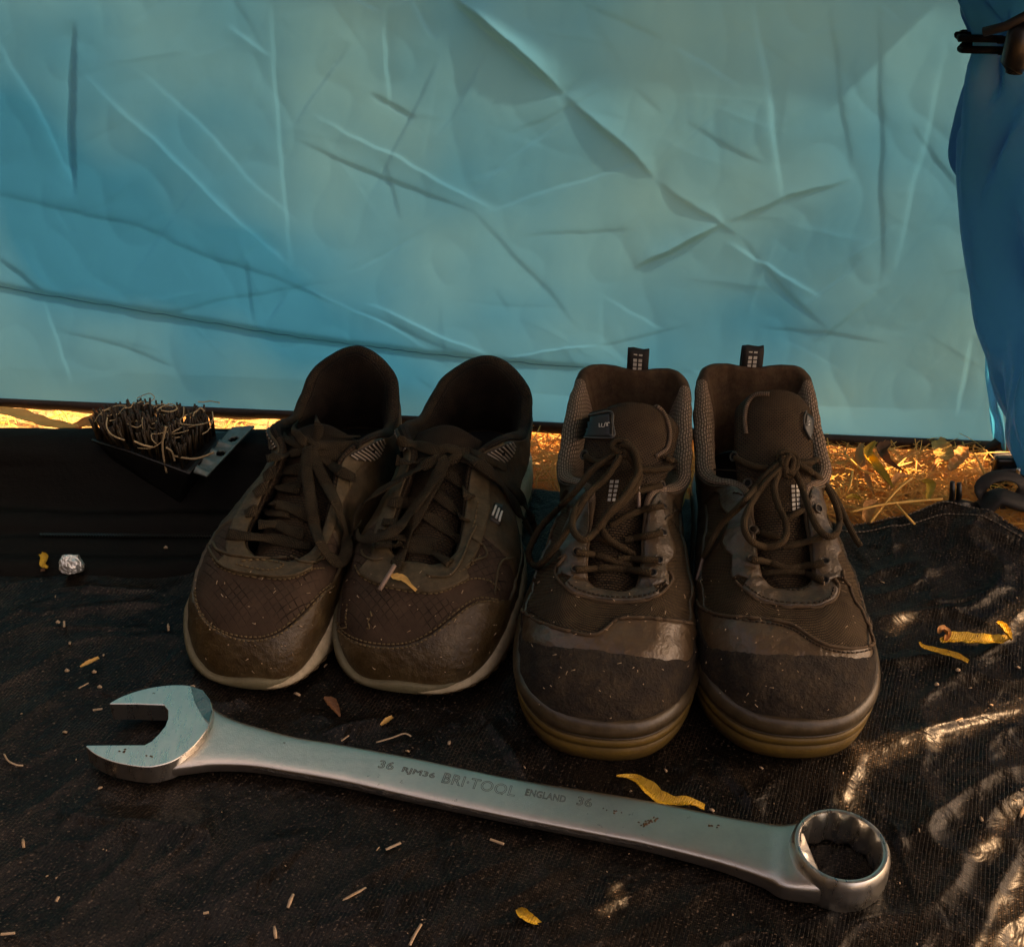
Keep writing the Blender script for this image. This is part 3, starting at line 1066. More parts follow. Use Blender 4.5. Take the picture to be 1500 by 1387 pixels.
def leaf(name, pts, widths, mat, label, group=None, curl=0.6, roll=0.0, cat='leaf', twist=0.0, thick=0.0004, vein=True, n=26):
    """curled leaf blade along world points pts; widths half-widths"""
    P = spline(np.array([tuple(p) for p in pts]), n)
    W = np.interp(np.linspace(0, 1, n), np.linspace(0, 1, len(widths)), widths)
    m = 9
    V = []
    for side in (0, 1):
        for i in range(n):
            t = Vector(P[min(i + 1, n - 1)] - P[max(i - 1, 0)]).normalized()
            up = Vector((0, -0.25, 1)).normalized()
            a = t.cross(up).normalized()
            b = a.cross(t).normalized()
            tw = roll + twist * (i / (n - 1) - .5)
            a2 = a * math.cos(tw) + b * math.sin(tw)
            b2 = b * math.cos(tw) - a * math.sin(tw)
            for k in range(m):
                s = (k / (m - 1)) * 2 - 1
                c = W[i] * (curl * s * s + 0.12 * math.sin(i * 1.3 + s * 5)) - (0.12 * W[i] if k == m // 2 and vein else 0)
                p = Vector(P[i]) + a2 * (W[i] * s) + b2 * (c + (thick if side else 0))
                V.append(p)
    F = [tuple(f[::-1]) for f in gridfaces(n, m)] + gridfaces(n, m, off=n * m)
    o = mesh(name, [tuple(v) for v in V], F, mat)
    if label:
        tag(o, label, cat, group)
    return o


def build_ground_leaves():
    g = 'curled dry leaves lying in the straw'

    def L(px, mat, wid, lab, curl=.7, lift=.010, roll=0.0, y=None):
        pts = [ground_at(p[0], p[1], -0.004 + (p[2] if len(p) > 2 else lift)) for p in px]
        leaf('dry_leaf', pts, wid, mat, lab, g, curl, roll)
    W = [.0008, .004, .0055, .004, .0005]
    L([(1262, 650), (1258, 670), (1268, 700), (1280, 725)], M['leaf_orange'], [.001, .003, .0035, .002, .0005],
      'orange curled dry leaf nearest the work shoe in the straw')
    L([(1283, 648), (1270, 665), (1282, 685), (1295, 700), (1308, 715)], M['leaf'], [.001, .0035, .004, .003, .0003],
      'long yellow curled leaf hanging under the hem in the straw', 1.0, .018)
    L([(1305, 652), (1290, 662), (1300, 678), (1322, 690)], M['leaf_brown'], [.002, .004, .004, .002, .0005],
      'brown rolled leaf under the hem beside the long yellow leaf', 1.2, .016)
    L([(1372, 645), (1382, 660), (1392, 672)], M['leaf_pale'], [.004, .0075, .004], 'pale broad leaf under the black hem near the corner strap', .2, .020, -.5)
    L([(1412, 655), (1405, 672), (1392, 690)], M['leaf_orange'], [.003, .0075, .002], 'orange broad leaf beside the pale leaf under the hem', .3, .018, -.4)
    L([(1365, 690), (1375, 675), (1395, 678), (1408, 672)], M['leaf_orange'], [.001, .002, .0015, .0005], 'thin orange curl below the broad orange leaf', .8)
    L([(1268, 765), (1273, 745), (1285, 735)], M['leaf_orange'], [.003, .005, .001], 'orange folded leaf at the tarpaulin edge beside the work shoe', .7)
    L([(1350, 705), (1362, 712), (1358, 735)], M['leaf'], [.001, .004, .001], 'yellow green leaf standing in the straw before the peg', .7, .012)
    L([(1240, 730), (1250, 728), (1262, 733)], M['leaf'], [.001, .0022, .001], 'small yellow leaf touching the work shoe in the straw', .7)
    L([(1302, 718), (1315, 700), (1330, 698)], M['leaf_orange'], [.001, .003, .001], 'small orange leaf in the middle of the straw', .7)
    # behind the left gap
    L([(-30, 598, .03), (25, 608, .03), (70, 622, .02), (120, 628, .01)], M['leaf_pale'], [.001, .006, .006, .003],
      'large orange dry leaf at the far left beyond the black edge', .4, .02, .2)
    L([(105, 626, .01), (150, 616, .02), (180, 622, .01)], M['leaf_orange'], [.002, .009, .002], 'orange dry leaf left of the brush beyond the black edge', .4)
    # long straws
    ss = [((1238, 665), (1262, 688), (1280, 695), 'pale straw lying beside the work shoe heel'),
          ((1336, 700), (1310, 722), (1275, 765), 'long pale straw crossing the litter diagonally'),
          ((1308, 732), (1325, 752), (1340, 768), 'short straw forking from the long diagonal straw'),
          ((1428, 665), (1438, 685), (1446, 702), 'upright pale straw left of the corner strap'),
          ((1245, 750), (1300, 738), (1380, 731), 'long thin straw crossing the litter level'),
          ((1249, 690), (1246, 708), (1240, 722), 'short pale straw hugging the work shoe')]
    for a, b, c, lab in ss:
        mb = MB()
        P = [ground_at(*a, .012), ground_at(*b, .014), ground_at(*c, .008)]
        mb.tube(spline(np.array([tuple(p) for p in P]), 12), .0009, 6)
        o = mb.build('straw_stalk', M['straw0'])
        tag(o, lab, 'straw', 'pale straws in the litter')
    # green sprig beyond the left gap
    root = thing('grass_sprig', 'dark green grass sprig beyond the black edge left of the brush', 'grass', ground_at(115, 628, 0))
    for (a, b, c) in (((118, 632), (95, 605), (68, 578)), ((112, 630), (92, 618), (65, 600)), ((118, 632), (112, 612), (105, 598)),
                      ((100, 610), (106, 600), (116, 594))):
        P = [at_y(*a, 1.0), at_y(*b, .995), at_y(*c, .98)]
        mb = MB()
        mb.tube(spline(np.array([tuple(p) for p in P]), 12), [.0016 - .0013 * i / 11 for i in range(12)], 6)
        mb.build('blade', M['straw2'], root)
    root = thing('twig_sprig', 'thin dark twig with side shoots beyond the black edge right of the brush', 'twig', ground_at(345, 628, 0))
    for (a, b, c) in (((338, 628), (350, 608), (358, 598)), ((348, 610), (344, 602), (342, 596)), ((345, 618), (356, 610), (364, 606))):
        P = [at_y(*a, .95), at_y(*b, .945), at_y(*c, .94)]
        mb = MB()
        mb.tube(spline(np.array([tuple(p) for p in P]), 8), .0006, 5)
        mb.build('shoot', M['leaf_brown'], root)


build_ground_leaves()


# ------------------------------------------------------------------ the spanner
def bevel(o, wd, seg=3, ang=35):
    m = o.modifiers.new('bevel', 'BEVEL')
    m.width = wd
    m.segments = seg
    m.limit_method = 'ANGLE'
    m.angle_limit = R(ang)
    m.harden_normals = False


def build_spanner():
    c0 = ground_at(700, 1160, 0)
    root = thing('combination_spanner', 'large steel combination spanner lying on the tarpaulin before the shoes', 'spanner', (c0.x, c0.y, 0))
    ZT = 0.0165
    outer = [(158, 1031), (180, 1019), (214.7, 1008), (249, 1003), (278.7, 1004), (297, 1012), (308, 1026), (312, 1042), (307, 1061),
             (287, 1089), (260, 1111), (233, 1121), (207, 1123), (167, 1116), (140, 1105), (125, 1093)]
    o_ = [tuple(ground_at(*p, ZT))[:2] for p in outer]
    dense = spline(np.array(o_), 90)
    inner = [(128, 1091), (170, 1090.8), (212, 1090.5), (222, 1085), (233, 1074), (242, 1063), (246, 1052), (246, 1040), (240, 1032.5), (200, 1031), (160, 1031)]
    i_ = [tuple(ground_at(*p, ZT))[:2] for p in inner]
    poly = [tuple(p) for p in dense[1:]] + [i_[0]] + i_[1:]
    n = len(poly)
    V = [(x, y, ZT) for x, y in poly] + [(x, y, 0.003) for x, y in poly]
    # bottom slightly inset
    F = [tuple(range(n))[::-1], tuple(range(n, 2 * n))] + [(k, (k + 1) % n, n + (k + 1) % n, n + k) for k in range(n)]
    jaw = mesh('open_jaw', V, F, M['steel_pol'], root, smooth=False)
    bevel(jaw, 0.0012, 3, 50)
    # machined facet on the neck side of the jaw
    fac = [(279, 1004.8), (297, 1013), (308, 1027), (311, 1042), (306, 1060), (296, 1048), (285, 1028)]
    fp = [ground_at(*p, ZT + .0002) for p in fac]
    for k in (1, 2, 3, 4):
        fp[k].z = ZT + 0.0016
    nf = len(fp)
    m2 = mesh('cut_facet', [tuple(p) for p in fp] + [(p.x, p.y, ZT - .001) for p in fp], [tuple(range(nf))[::-1]] + [(k, (k + 1) % nf, nf + (k + 1) % nf, nf + k) for k in range(nf)], M['steel_facet'], root, smooth=False)
    # shank
    top = [(296, 1020), (313, 1037), (340, 1052), (380, 1065), (433, 1079), (500, 1090), (613, 1111), (747, 1139), (880, 1160), (950, 1172),
           (1050, 1192), (1120, 1203), (1148, 1205), (1159, 1213)]
    bot = [(246, 1122), (280, 1118), (313, 1115), (367, 1117), (420, 1125), (500, 1139), (613, 1164), (747, 1192), (880, 1218), (950, 1232),
           (1050, 1257), (1118, 1279), (1152, 1294), (1184, 1300)]
    zt = [.0125, .0120, .0115, .0110, .0108, .0106, .0106, .0108, .0110, .0115, .0125, .0145, .0165, .0175]
    n = 120
    ecx, ecy = ground_at(1232, 1238, .0235)[:2]
    er = (ground_at(1306, 1238, .0235).x - ground_at(1158, 1238, .0235).x) / 2
    tp_ = [tuple(ground_at(*p, z)) for p, z in zip(top, zt)][:-1]
    bt_ = [tuple(ground_at(*p, z)) for p, z in zip(bot, zt)][:-1]
    tp_.append((ecx + er * .95 * math.cos(R(122)), ecy + er * .95 * math.sin(R(122)), .0185))
    bt_.append((ecx + er * .92 * math.cos(R(243)), ecy + er * .92 * math.sin(R(243)), .0185))
    A = spline(np.array(tp_), n)
    B = spline(np.array(bt_), n)
    rcx, rcy = ground_at(1232, 1238, .0235)[:2]
    rrd = (ground_at(1306, 1238, .0235).x - ground_at(1158, 1238, .0235).x) / 2
    # profile across: s from -1 (far) to 1 (near), crown and rounded edge
    q = np.linspace(0, 2 * math.pi, 40, endpoint=False)
    V = []
    UV = []
    for i in range(n):
        c = (A[i] + B[i]) / 2
        h = (B[i] - A[i]) / 2
        L = np.linalg.norm(h[:2])
        hd = h / L
        hw = L + .0012
        z1 = c[2]
        z0 = 0.0025
        for a in q:
            ca, sa = math.cos(a), math.sin(a)
            ex = math.copysign(abs(ca) ** 0.36, ca)
            ez = math.copysign(abs(sa) ** 0.36, sa)
            jit = 0.0
            x_, y_ = c[0] + hd[0] * hw * ex, c[1] + hd[1] * hw * ex
            dd = math.hypot(x_ - rcx, y_ - rcy)
            if dd < rrd * .88:
                x_, y_ = rcx + (x_ - rcx) / dd * rrd * .88, rcy + (y_ - rcy) / dd * rrd * .88
            V.append((x_, y_, (z0 + z1) / 2 + (z1 - z0) / 2 * ez))
            UV.append((i / n, a))
    F = []
    m = len(q)
    for i in range(n - 1):
        for k in range(m):
            F.append((i * m + k, i * m + (k + 1) % m, (i + 1) * m + (k + 1) % m, (i + 1) * m + k))
    F += [tuple(range(m))[::-1], tuple((n - 1) * m + k for k in range(m))]
    mesh('shank', V, F, M['steel_satin'], root, UV)
    # ragged forging flash along the near lower edge
    mb = MB()
    P = []
    rr = []
    r = np.random.default_rng(5)
    for i in range(28, 84):
        h = B[i] - A[i]
        h = h / np.linalg.norm(h)
        P.append(Vector((B[i][0] + h[0] * .0013, B[i][1] + h[1] * .0013, B[i][2] - .0030 + r.normal(0, .0005))))
        rr.append(.0004 + .0008 * abs(r.normal()) * math.sin((i - 27) / 58 * math.pi))
    mb.tube(P, rr, 7)
    mb.build('forging_flash', M['rough_iron'], root, smooth=False)
    mb = MB()
    r = random.Random(2)
    for (x, y, k) in ((950, 1205, 9), (957, 1202, 6), (944, 1209, 5), (1040, 1212, 3), (1048, 1209, 2), (880, 1183, 2), (897, 1187, 2), (908, 1190, 2), (180, 1109, 4), (220, 1117, 3)):
        for q in range(k):
            p = ground_at(x + r.gauss(0, 4), y + r.gauss(0, 2.5), .0113)
            zt_ = float(np.interp(p.x, (A[:, 0] + B[:, 0]) / 2, A[:, 2])) if x > 300 else ZT
            p.z = zt_ + .0001
            d = Vector((r.uniform(.0003, .0008), r.uniform(-.0004, .0004), 0))
            mb.tube([p - d, p + Vector((0, 0, .00015)), p + d], [.0002, .0005, .0003], 5, .5)
    mb.build('rust_specks', M['rust'], root)['kind'] = 'stuff'
    # ring
    cx, cy = ground_at(1232, 1238, .0235)[:2]
    rad = (ground_at(1306, 1238, .0235).x - ground_at(1158, 1238, .0235).x) / 2
    prof = [(.0, .78, 0.001), (.0, .93, 0.001), (.0, .985, .004), (.0, 1.0, .010), (0, .985, .018), (0, .95, .0222), (0, .90, .0238), (0, .855, .0240)]
    nt = 144
    V = []
    for k in range(nt):
        a = 2 * math.pi * k / nt
        ca, sa = math.cos(a), math.sin(a)
        for (_, rr_, z) in prof:
            V.append((cx + rad * rr_ * ca, cy + rad * rr_ * sa, z))
        # bore: twelve-point star
        ph = (k % 12) / 12
        star = 0.745 + 0.065 * abs(ph * 2 - 1) ** 1.3
        cham = max(star + .004, 0.815)
        V.append((cx + rad * cham * ca, cy + rad * cham * sa, .0236))
        V.append((cx + rad * star * ca, cy + rad * star * sa, .0205))
        V.append((cx + rad * star * ca, cy + rad * star * sa, .003))
        V.append((cx + rad * (star + .02) * ca, cy + rad * (star + .02) * sa, .001))
    mm = len(prof) + 4
    F = [tuple(f[::-1]) for f in gridfaces(nt, mm, True)]
    F += [(k * mm, k * mm + mm - 1, ((k + 1) % nt) * mm + mm - 1, ((k + 1) % nt) * mm) for k in range(nt)]
    o = mesh('ring_head', V, F, M['steel_pol'], root)
    e = o.modifiers.new('e', 'EDGE_SPLIT')
    e.split_angle = R(38)
    # engraving
    def text(s, pxa, pxb, size, boldness=.00016, font_sp=1.05):
        a = ground_at(*pxa, .0108)
        b = ground_at(*pxb, .0108)
        cu = bpy.data.curves.new('t', 'FONT')
        cu.body = s
        cu.size = size
        cu.space_character = font_sp
        cu.fill_mode = 'NONE'
        cu.bevel_depth = boldness
        cu.bevel_resolution = 1
        cu.resolution_u = 3
        to = bpy.data.objects.new('t', cu)
        SC.collection.objects.link(to)
        bpy.context.view_layer.update()
        me = bpy.data.meshes.new_from_object(to)
        w_ = max(v.co.x for v in me.vertices) - min(v.co.x for v in me.vertices)
        d = b - a
        sc = d.length / w_
        ang = math.atan2(d.y, d.x)
        zt_ = float(np.interp((a.x + b.x) / 2, (A[:, 0] + B[:, 0]) / 2, A[:, 2]))
        Vt = []
        for v in me.vertices:
            x, y = v.co.x * sc, v.co.y * size / size
            Vt.append((a.x + x * math.cos(ang) - y * math.sin(ang), a.y + x * math.sin(ang) + y * math.cos(ang), zt_ + .00006 + v.co.z * .5))
        Ft = [tuple(p.vertices) for p in me.polygons]
        bpy.data.objects.remove(to)
        mesh('engraved_lettering', Vt, Ft, M['engrave'], root)
    text('36', (552, 1123), (574, 1127), .0080)
    text('RJM36', (587, 1129), (635, 1139), .0052, .00014)
    text('BRI\u00b7TOOL', (645, 1145), (752, 1166), .0105)
    text('ENGLAND', (768, 1164), (827, 1175), .0066)
    text('36', (843, 1178), (865, 1182), .0085)


build_spanner()


# ------------------------------------------------------------------ boot brush with bristles up
def build_brush():
    Z = .052
    A = at_y(135, 645, .775)
    Bp = at_y(277, 694, .745)
    Cc = at_y(338, 630, .795)
    D = at_y(170, 622, .815)
    root = thing('boot_brush', 'black stiff brush lying bristles up, tangled with dry roots, on the groundsheet edge', 'brush',
                 (Bp.x, Bp.y, 0))
    nrm = (Bp - A).cross(D - A).normalized()
    if nrm.z < 0:
        nrm = -nrm
    # wedge shaped body
    low = [A + Vector((.028, -.002, -.045)), Bp + Vector((-.012, .004, -.030)), Cc + Vector((-.02, 0, -.05)), D + Vector((.015, 0, -.05))]
    V = []
    for q, P in enumerate((A, Bp, Cc, D)):
        V.append(P)
    for P in low:
        V.append(P)
    mb = MB()
    mb.add(V, [(0, 1, 2, 3), (4, 7, 6, 5), (0, 4, 5, 1), (1, 5, 6, 2), (2, 6, 7, 3), (3, 7, 4, 0)])
    b = mb.build('brush_body', M['plastic_black'], root, False)
    bevel(b, .003, 3, 20)
    # rim
    mb = MB()
    mb.tube([A, A.lerp(Bp, .35) + nrm * .001, Bp, Cc], .0014, 7)
    mb.build('body_rim', M['plastic_black'], root)
    # bristles: tufts in rows
    mb = MB()
    r = random.Random(3)
    for i in range(12):
        for j in range(9):
            s, t = (i + .7) / 13, (j + .7) / 10
            p = A.lerp(Bp, s).lerp(D.lerp(Cc, s), t)
            hgt = .019 + .010 * math.sin(s * 3.1) * math.sin(t * 2.9 + .1) + r.uniform(-.003, .004)
            lean = Vector((r.uniform(-.18, .18) + (s - .5) * .25, r.uniform(-.15, .15), 1)).normalized()
            for k in range(4):
                o = Vector((r.uniform(-.0013, .0013), r.uniform(-.0013, .0013), 0))
                l2 = (lean + Vector((r.uniform(-.07, .07), r.uniform(-.07, .07), 0))).normalized()
                hh = hgt * r.uniform(.85, 1.05)
                mb.tube([p + o, p + o + l2 * hh * .5, p + o * 1.3 + l2 * hh], [.0009, .0009, .0008], 5)
    o = mb.build('bristles', M['bristle'], root)
    o['kind'] = 'stuff'
    # scraper plate along the right edge
    E1 = at_y(284, 694, .742)
    E2 = at_y(303, 701, .738)
    E3 = at_y(373, 627, .792)
    E4 = at_y(341, 629, .795)
    n1, n2 = 60, 16
    V = []
    hole = []
    for i in range(n1):
        s = i / (n1 - 1)
        a = E1.lerp(E4, s)
        c = E2.lerp(E3, s)
        for j in range(n2):
            t = j / (n2 - 1)
            p = a.lerp(c, t)
            rib = 0.0034 * max(0, math.sin(s * 34)) ** 2 * (1 - t) * (s < .62)
            V.append(p + nrm * (rib + .0006))
    hs = [(.42, .62, .055, .24), (.72, .60, .055, .24)]
    F = []
    for f in gridfaces(n1, n2):
        i, j = divmod(f[0], n2)
        s, t = (i + .5) / (n1 - 1), (j + .5) / (n2 - 1)
        if any(((s - h[0]) / h[2]) ** 2 + ((t - h[1]) / h[3]) ** 2 < 1 for h in hs):
            continue
        F.append(f)
    o = mesh('scraper_plate', V, F, M['scraper'], root)
    sm = o.modifiers.new('s', 'SOLIDIFY')
    sm.thickness = .0016
    # tangled roots lying in the bristles
    mb = MB()
    r = random.Random(12)
    for q in range(30):
        s, t = r.uniform(.05, .95), r.uniform(.05, .95)
        p = A.lerp(Bp, s).lerp(D.lerp(Cc, s), t) + Vector((0, 0, .019 + r.uniform(0, .010)))
        a = r.uniform(0, 6.28)
        pts = [p]
        L = r.uniform(.004, .012)
        cu = r.uniform(-1.6, 1.6)
        for k in range(5):
            a += cu * r.uniform(.3, 1)
            p = p + Vector((math.cos(a) * L * .6, math.sin(a) * L * .6, r.uniform(-.0025, .002)))
            pts.append(p)
        mb.tube(spline(np.array([tuple(v) for v in pts]), 22), r.uniform(.0003, .0006), 5)
    # the few that hang over the front
    for px in ([(243, 625), (238, 650), (240, 672), (244, 692)], [(243, 655), (252, 662), (256, 675)], [(196, 646), (210, 652), (224, 655)],
               [(256, 668), (285, 672), (313, 663)]):
        pts = [at_y(x, y, .752 if x < 260 else .745) for x, y in px]
        mb.tube(spline(np.array([tuple(v) for v in pts]), 16), .0008, 5)
    o = mb.build('tangled_roots', M['root'])
    tag(o, 'pale dry rootlets tangled in the black bristles of the brush', 'roots', kind='stuff')


build_brush()


# ------------------------------------------------------------------ foil, loose leaves, straws, crumbs
def build_small():
    import bmesh
    bm = bmesh.new()
    bmesh.ops.create_icosphere(bm, subdivisions=5, radius=1)
    r = np.random.default_rng(3)
    N = r.normal(size=(60, 3))
    N /= np.linalg.norm(N, axis=1, keepdims=True)
    Dd = r.uniform(.68, 1.0, 60)
    c = ground_at(104, 827, .0085)
    for v in bm.verts:
        d = np.array(v.co)
        k = N @ d
        s = np.min(np.where(k > .05, Dd / np.maximum(k, .05), 9))
        s = min(s, 1.15)
        q = abs(float(pn(np.array(d[0] * 3 + d[2] * 2), np.array(d[1] * 3 - d[2] * 2))))
        s *= 1 - .25 * q
        v.co = (c.x + d[0] * .0112 * s, c.y + d[1] * .0098 * s, c.z + d[2] * .0085 * s)
    me = bpy.data.meshes.new('foil_ball')
    bm.to_mesh(me)
    bm.free()
    me.materials.append(M['foil'])
    o = link(bpy.data.objects.new('foil_ball', me))
    tag(o, 'crumpled silver foil ball on the black groundsheet at the left', 'foil')

    def flat(name, px, wid, mat, label, z=.003, curl=.5, roll=0, group=None, lift=None, n=26, cat='leaf'):
        pts = [ground_at(p[0], p[1], z + (p[2] if len(p) > 2 else 0)) for p in px]
        return leaf(name, pts, wid, mat, label, group, curl, roll, cat, n=n)
    G = 'fallen yellow leaves on the tarpaulin'
    flat('fallen_leaf', [(903, 1137, .005), (925, 1140, .003), (945, 1153, .004), (962, 1170, .003), (985, 1176, .003), (1010, 1176, .004), (1031, 1184, .001)],
         [.0004, .0022, .0045, .0050, .0035, .0028, .0018], M['leaf'],
         'yellow twisted leaf lying behind the spanner shank below the work shoes', .002, .6, .25, G)
    flat('fallen_leaf', [(1378, 940, .004), (1400, 936, .003), (1430, 938, .002), (1462, 938, .001), (1478, 934, .001)],
         [.0018, .0045, .0042, .0034, .0015], M['leaf'], 'broad yellow leaf lying flat in the cluster right of the work shoes', .003, .5, .1, G)
    flat('fallen_leaf', [(1346, 940, .006), (1352, 948, .003), (1375, 955, .002), (1400, 962, .002), (1418, 970, .001)],
         [.0005, .0014, .0020, .0022, .0012], M['leaf'], 'narrow hooked yellow leaf at the left of the cluster right of the work shoes', .003, .8, 0, G)
    flat('fallen_leaf', [(1459, 912, .008), (1466, 918, .007), (1474, 928, .005), (1481, 938, .001)],
         [.0012, .0030, .0030, .0008], M['leaf'], 'small upright yellow leaf at the right end of the leaf cluster', .003, .8, .3, G)
    flat('fallen_leaf', [(1375, 928, .008), (1380, 922, .010), (1386, 928, .007), (1384, 938, .004)],
         [.0008, .0022, .0026, .001], M['leaf_orange'], 'tiny curled orange leaf tip standing on the leaf cluster', .003, .8, .3, G)
    flat('fallen_leaf', [(758, 1332, .002), (765, 1338, .003), (778, 1347, .002), (793, 1353, 0)],
         [.0006, .0028, .0024, .0006], M['leaf'], 'small yellow leaf alone below the spanner near the bottom edge', .002, .6, 0, G)
    flat('fallen_leaf', [(474, 1022, .006), (484, 1030, .004), (492, 1040, .002), (498, 1050, 0)],
         [.0006, .0035, .0022, .0004], M['leaf_brown'], 'brown papery leaf fragment between trainers and spanner', .002, .7, .2, G)
    flat('fallen_leaf', [(118, 977, .001), (130, 971, .002), (145, 964, .001)], [.0006, .0016, .0010], M['leaf_pale'],
         'pale narrow leaf fragment above the open jaw of the spanner', .002, .5, 0, G)
    flat('fallen_leaf', [(558, 1062, .001), (566, 1056, .002), (575, 1050, .002)], [.0006, .0016, .0010], M['leaf_pale'],
         'pale narrow leaf fragment above the spanner below the second trainer', .002, .5, 0, G)
    flat('fallen_leaf', [(60, 812, .003), (66, 818, .003), (63, 828, .002), (70, 832, .001)], [.0015, .0028, .0020, .001], M['leaf'],
         'small yellow curled leaf beside the foil ball', .004, .6, 0, G)
    flat('fallen_leaf', [(60, 836, 0), (66, 834, .001)], [.001, .0016], M['leaf_brown'], 'tiny brown leaf scrap below the yellow leaf by the foil ball', .004, .3, 0, G)
    # straws one can point to
    S = [((565, 1244), (587, 1234), 'straw below the engraved lettering of the spanner'),
         ((497, 1322), (515, 1311), (536, 1300), 'long straw in the dark area below the spanner shank'),
         ((600, 1384), (608, 1368), (617, 1353), 'upright straw at the bottom edge left of the yellow leaf'),
         ((500, 1085), (511, 1077), 'short straw above the spanner shank left of the curved straw'),
         ((551, 1087), (575, 1080), (592, 1074), (602, 1078), 'curved straw above the number on the spanner'),
         ((6, 1104), (12, 1114), (24, 1120), (34, 1121), 'curved straw at the far left edge of the tarpaulin'),
         ((94, 918), (94, 910), 'tiny straw on the tarpaulin left of the trainers'),
         ((1, 1368), (22, 1366), 'short straw in the bottom left corner'),
         ((82, 1320), (86, 1313), 'tiny straw in the dark lower left area'),
         ((136, 1040), (150, 1038), 'short straw just left of the spanner jaw'),
         ((718, 1229), (738, 1236), 'short straw under the spanner shank right of the lettering'),
         ((115, 1008), (130, 1000), 'thin straw above left of the spanner jaw'),
         ((298, 1337), (306, 1336), 'tiny straw low on the tarpaulin below the spanner'),
         ((1392, 1058), (1410, 1052), 'thin straw on the lit fold right of the work shoes')]
    for s in S:
        mb = MB()
        px = s[:-1]
        pts = [ground_at(*p, .0030 + (.0008 if 0 < i < len(px) - 1 else 0)) for i, p in enumerate(px)]
        mb.tube(spline(np.array([tuple(p) for p in pts]), 14), .00055 if 'thin' in s[-1] or 'curved' in s[-1] else .0008, 5, .7)
        tag(mb.build('straw_piece', M['crumb']), s[-1], 'straw', 'straw pieces on the tarpaulin')
    # two bigger crumbs right of the leaf cluster and the rest
    mb = MB()
    r = random.Random(8)
    for q in range(75):
        px = r.uniform(-20, 1520)
        py = r.choice([r.uniform(840, 1400), r.uniform(960, 1250)])
        sz = r.choice([.0004, .0005, .0007, .0011]) * r.uniform(.7, 1.3)
        p = ground_at(px, py, 0)
        zt = .0
        ok, loc, nn, idx = tarp.ray_cast(Vector((p.x, p.y, .1)), Vector((0, 0, -1)))
        if ok:
            zt = loc.z
        a = r.uniform(0, 3.14)
        k = r.uniform(1, 3.2) if r.random() < .4 else 1.2
        d = Vector((math.cos(a), math.sin(a), 0)) * sz * k
        c_ = Vector((p.x, p.y, zt + sz * .5))
        mb.tube([c_ - d, c_ + Vector((0, 0, sz * .3)), c_ + d], [sz * .6, sz * .8, sz * .5], 5, .7)
    for (px, py) in ((85, 912), (146, 1007), (138, 985), (1403, 982), (1372, 1003), (243, 803), (98, 983)):
        p = ground_at(px, py, .003)
        mb.tube([p + Vector((-.0012, 0, 0)), p + Vector((0, .0004, .0006)), p + Vector((.0013, .0003, 0))], [.0008, .0013, .0007], 6)
    o = mb.build('crumbs', M['crumb'])
    tag(o, 'scattered pale crumbs and chaff on the tarpaulin', 'crumbs', kind='stuff')


bpy.context.view_layer.update()
build_small()


# ------------------------------------------------------------------ shoes
def pstations(A, u):
    """periodic Catmull-Rom of station table A at u in 0..1"""
    A = np.asarray(A, float)
    m = len(A)
    t = (np.asarray(u) % 1.0) * m
    i = np.floor(t).astype(int)
    f = (t - i)[..., None]
    p0, p1, p2, p3 = A[(i - 1) % m], A[i % m], A[(i + 1) % m], A[(i + 2) % m]
    return 0.5 * ((2 * p1) + (-p0 + p2) * f + (2 * p0 - 5 * p1 + 4 * p2 - p3) * f ** 2 + (-p0 + 3 * p1 - 3 * p2 + p3) * f ** 3)


def mirror_half(H):
    """10 stations toe to heel on the right -> 18 around"""
    L = [list(h) for h in H]
    back = [[-h[0]] + list(h[1:]) for h in H[8:0:-1]]
    return L + back


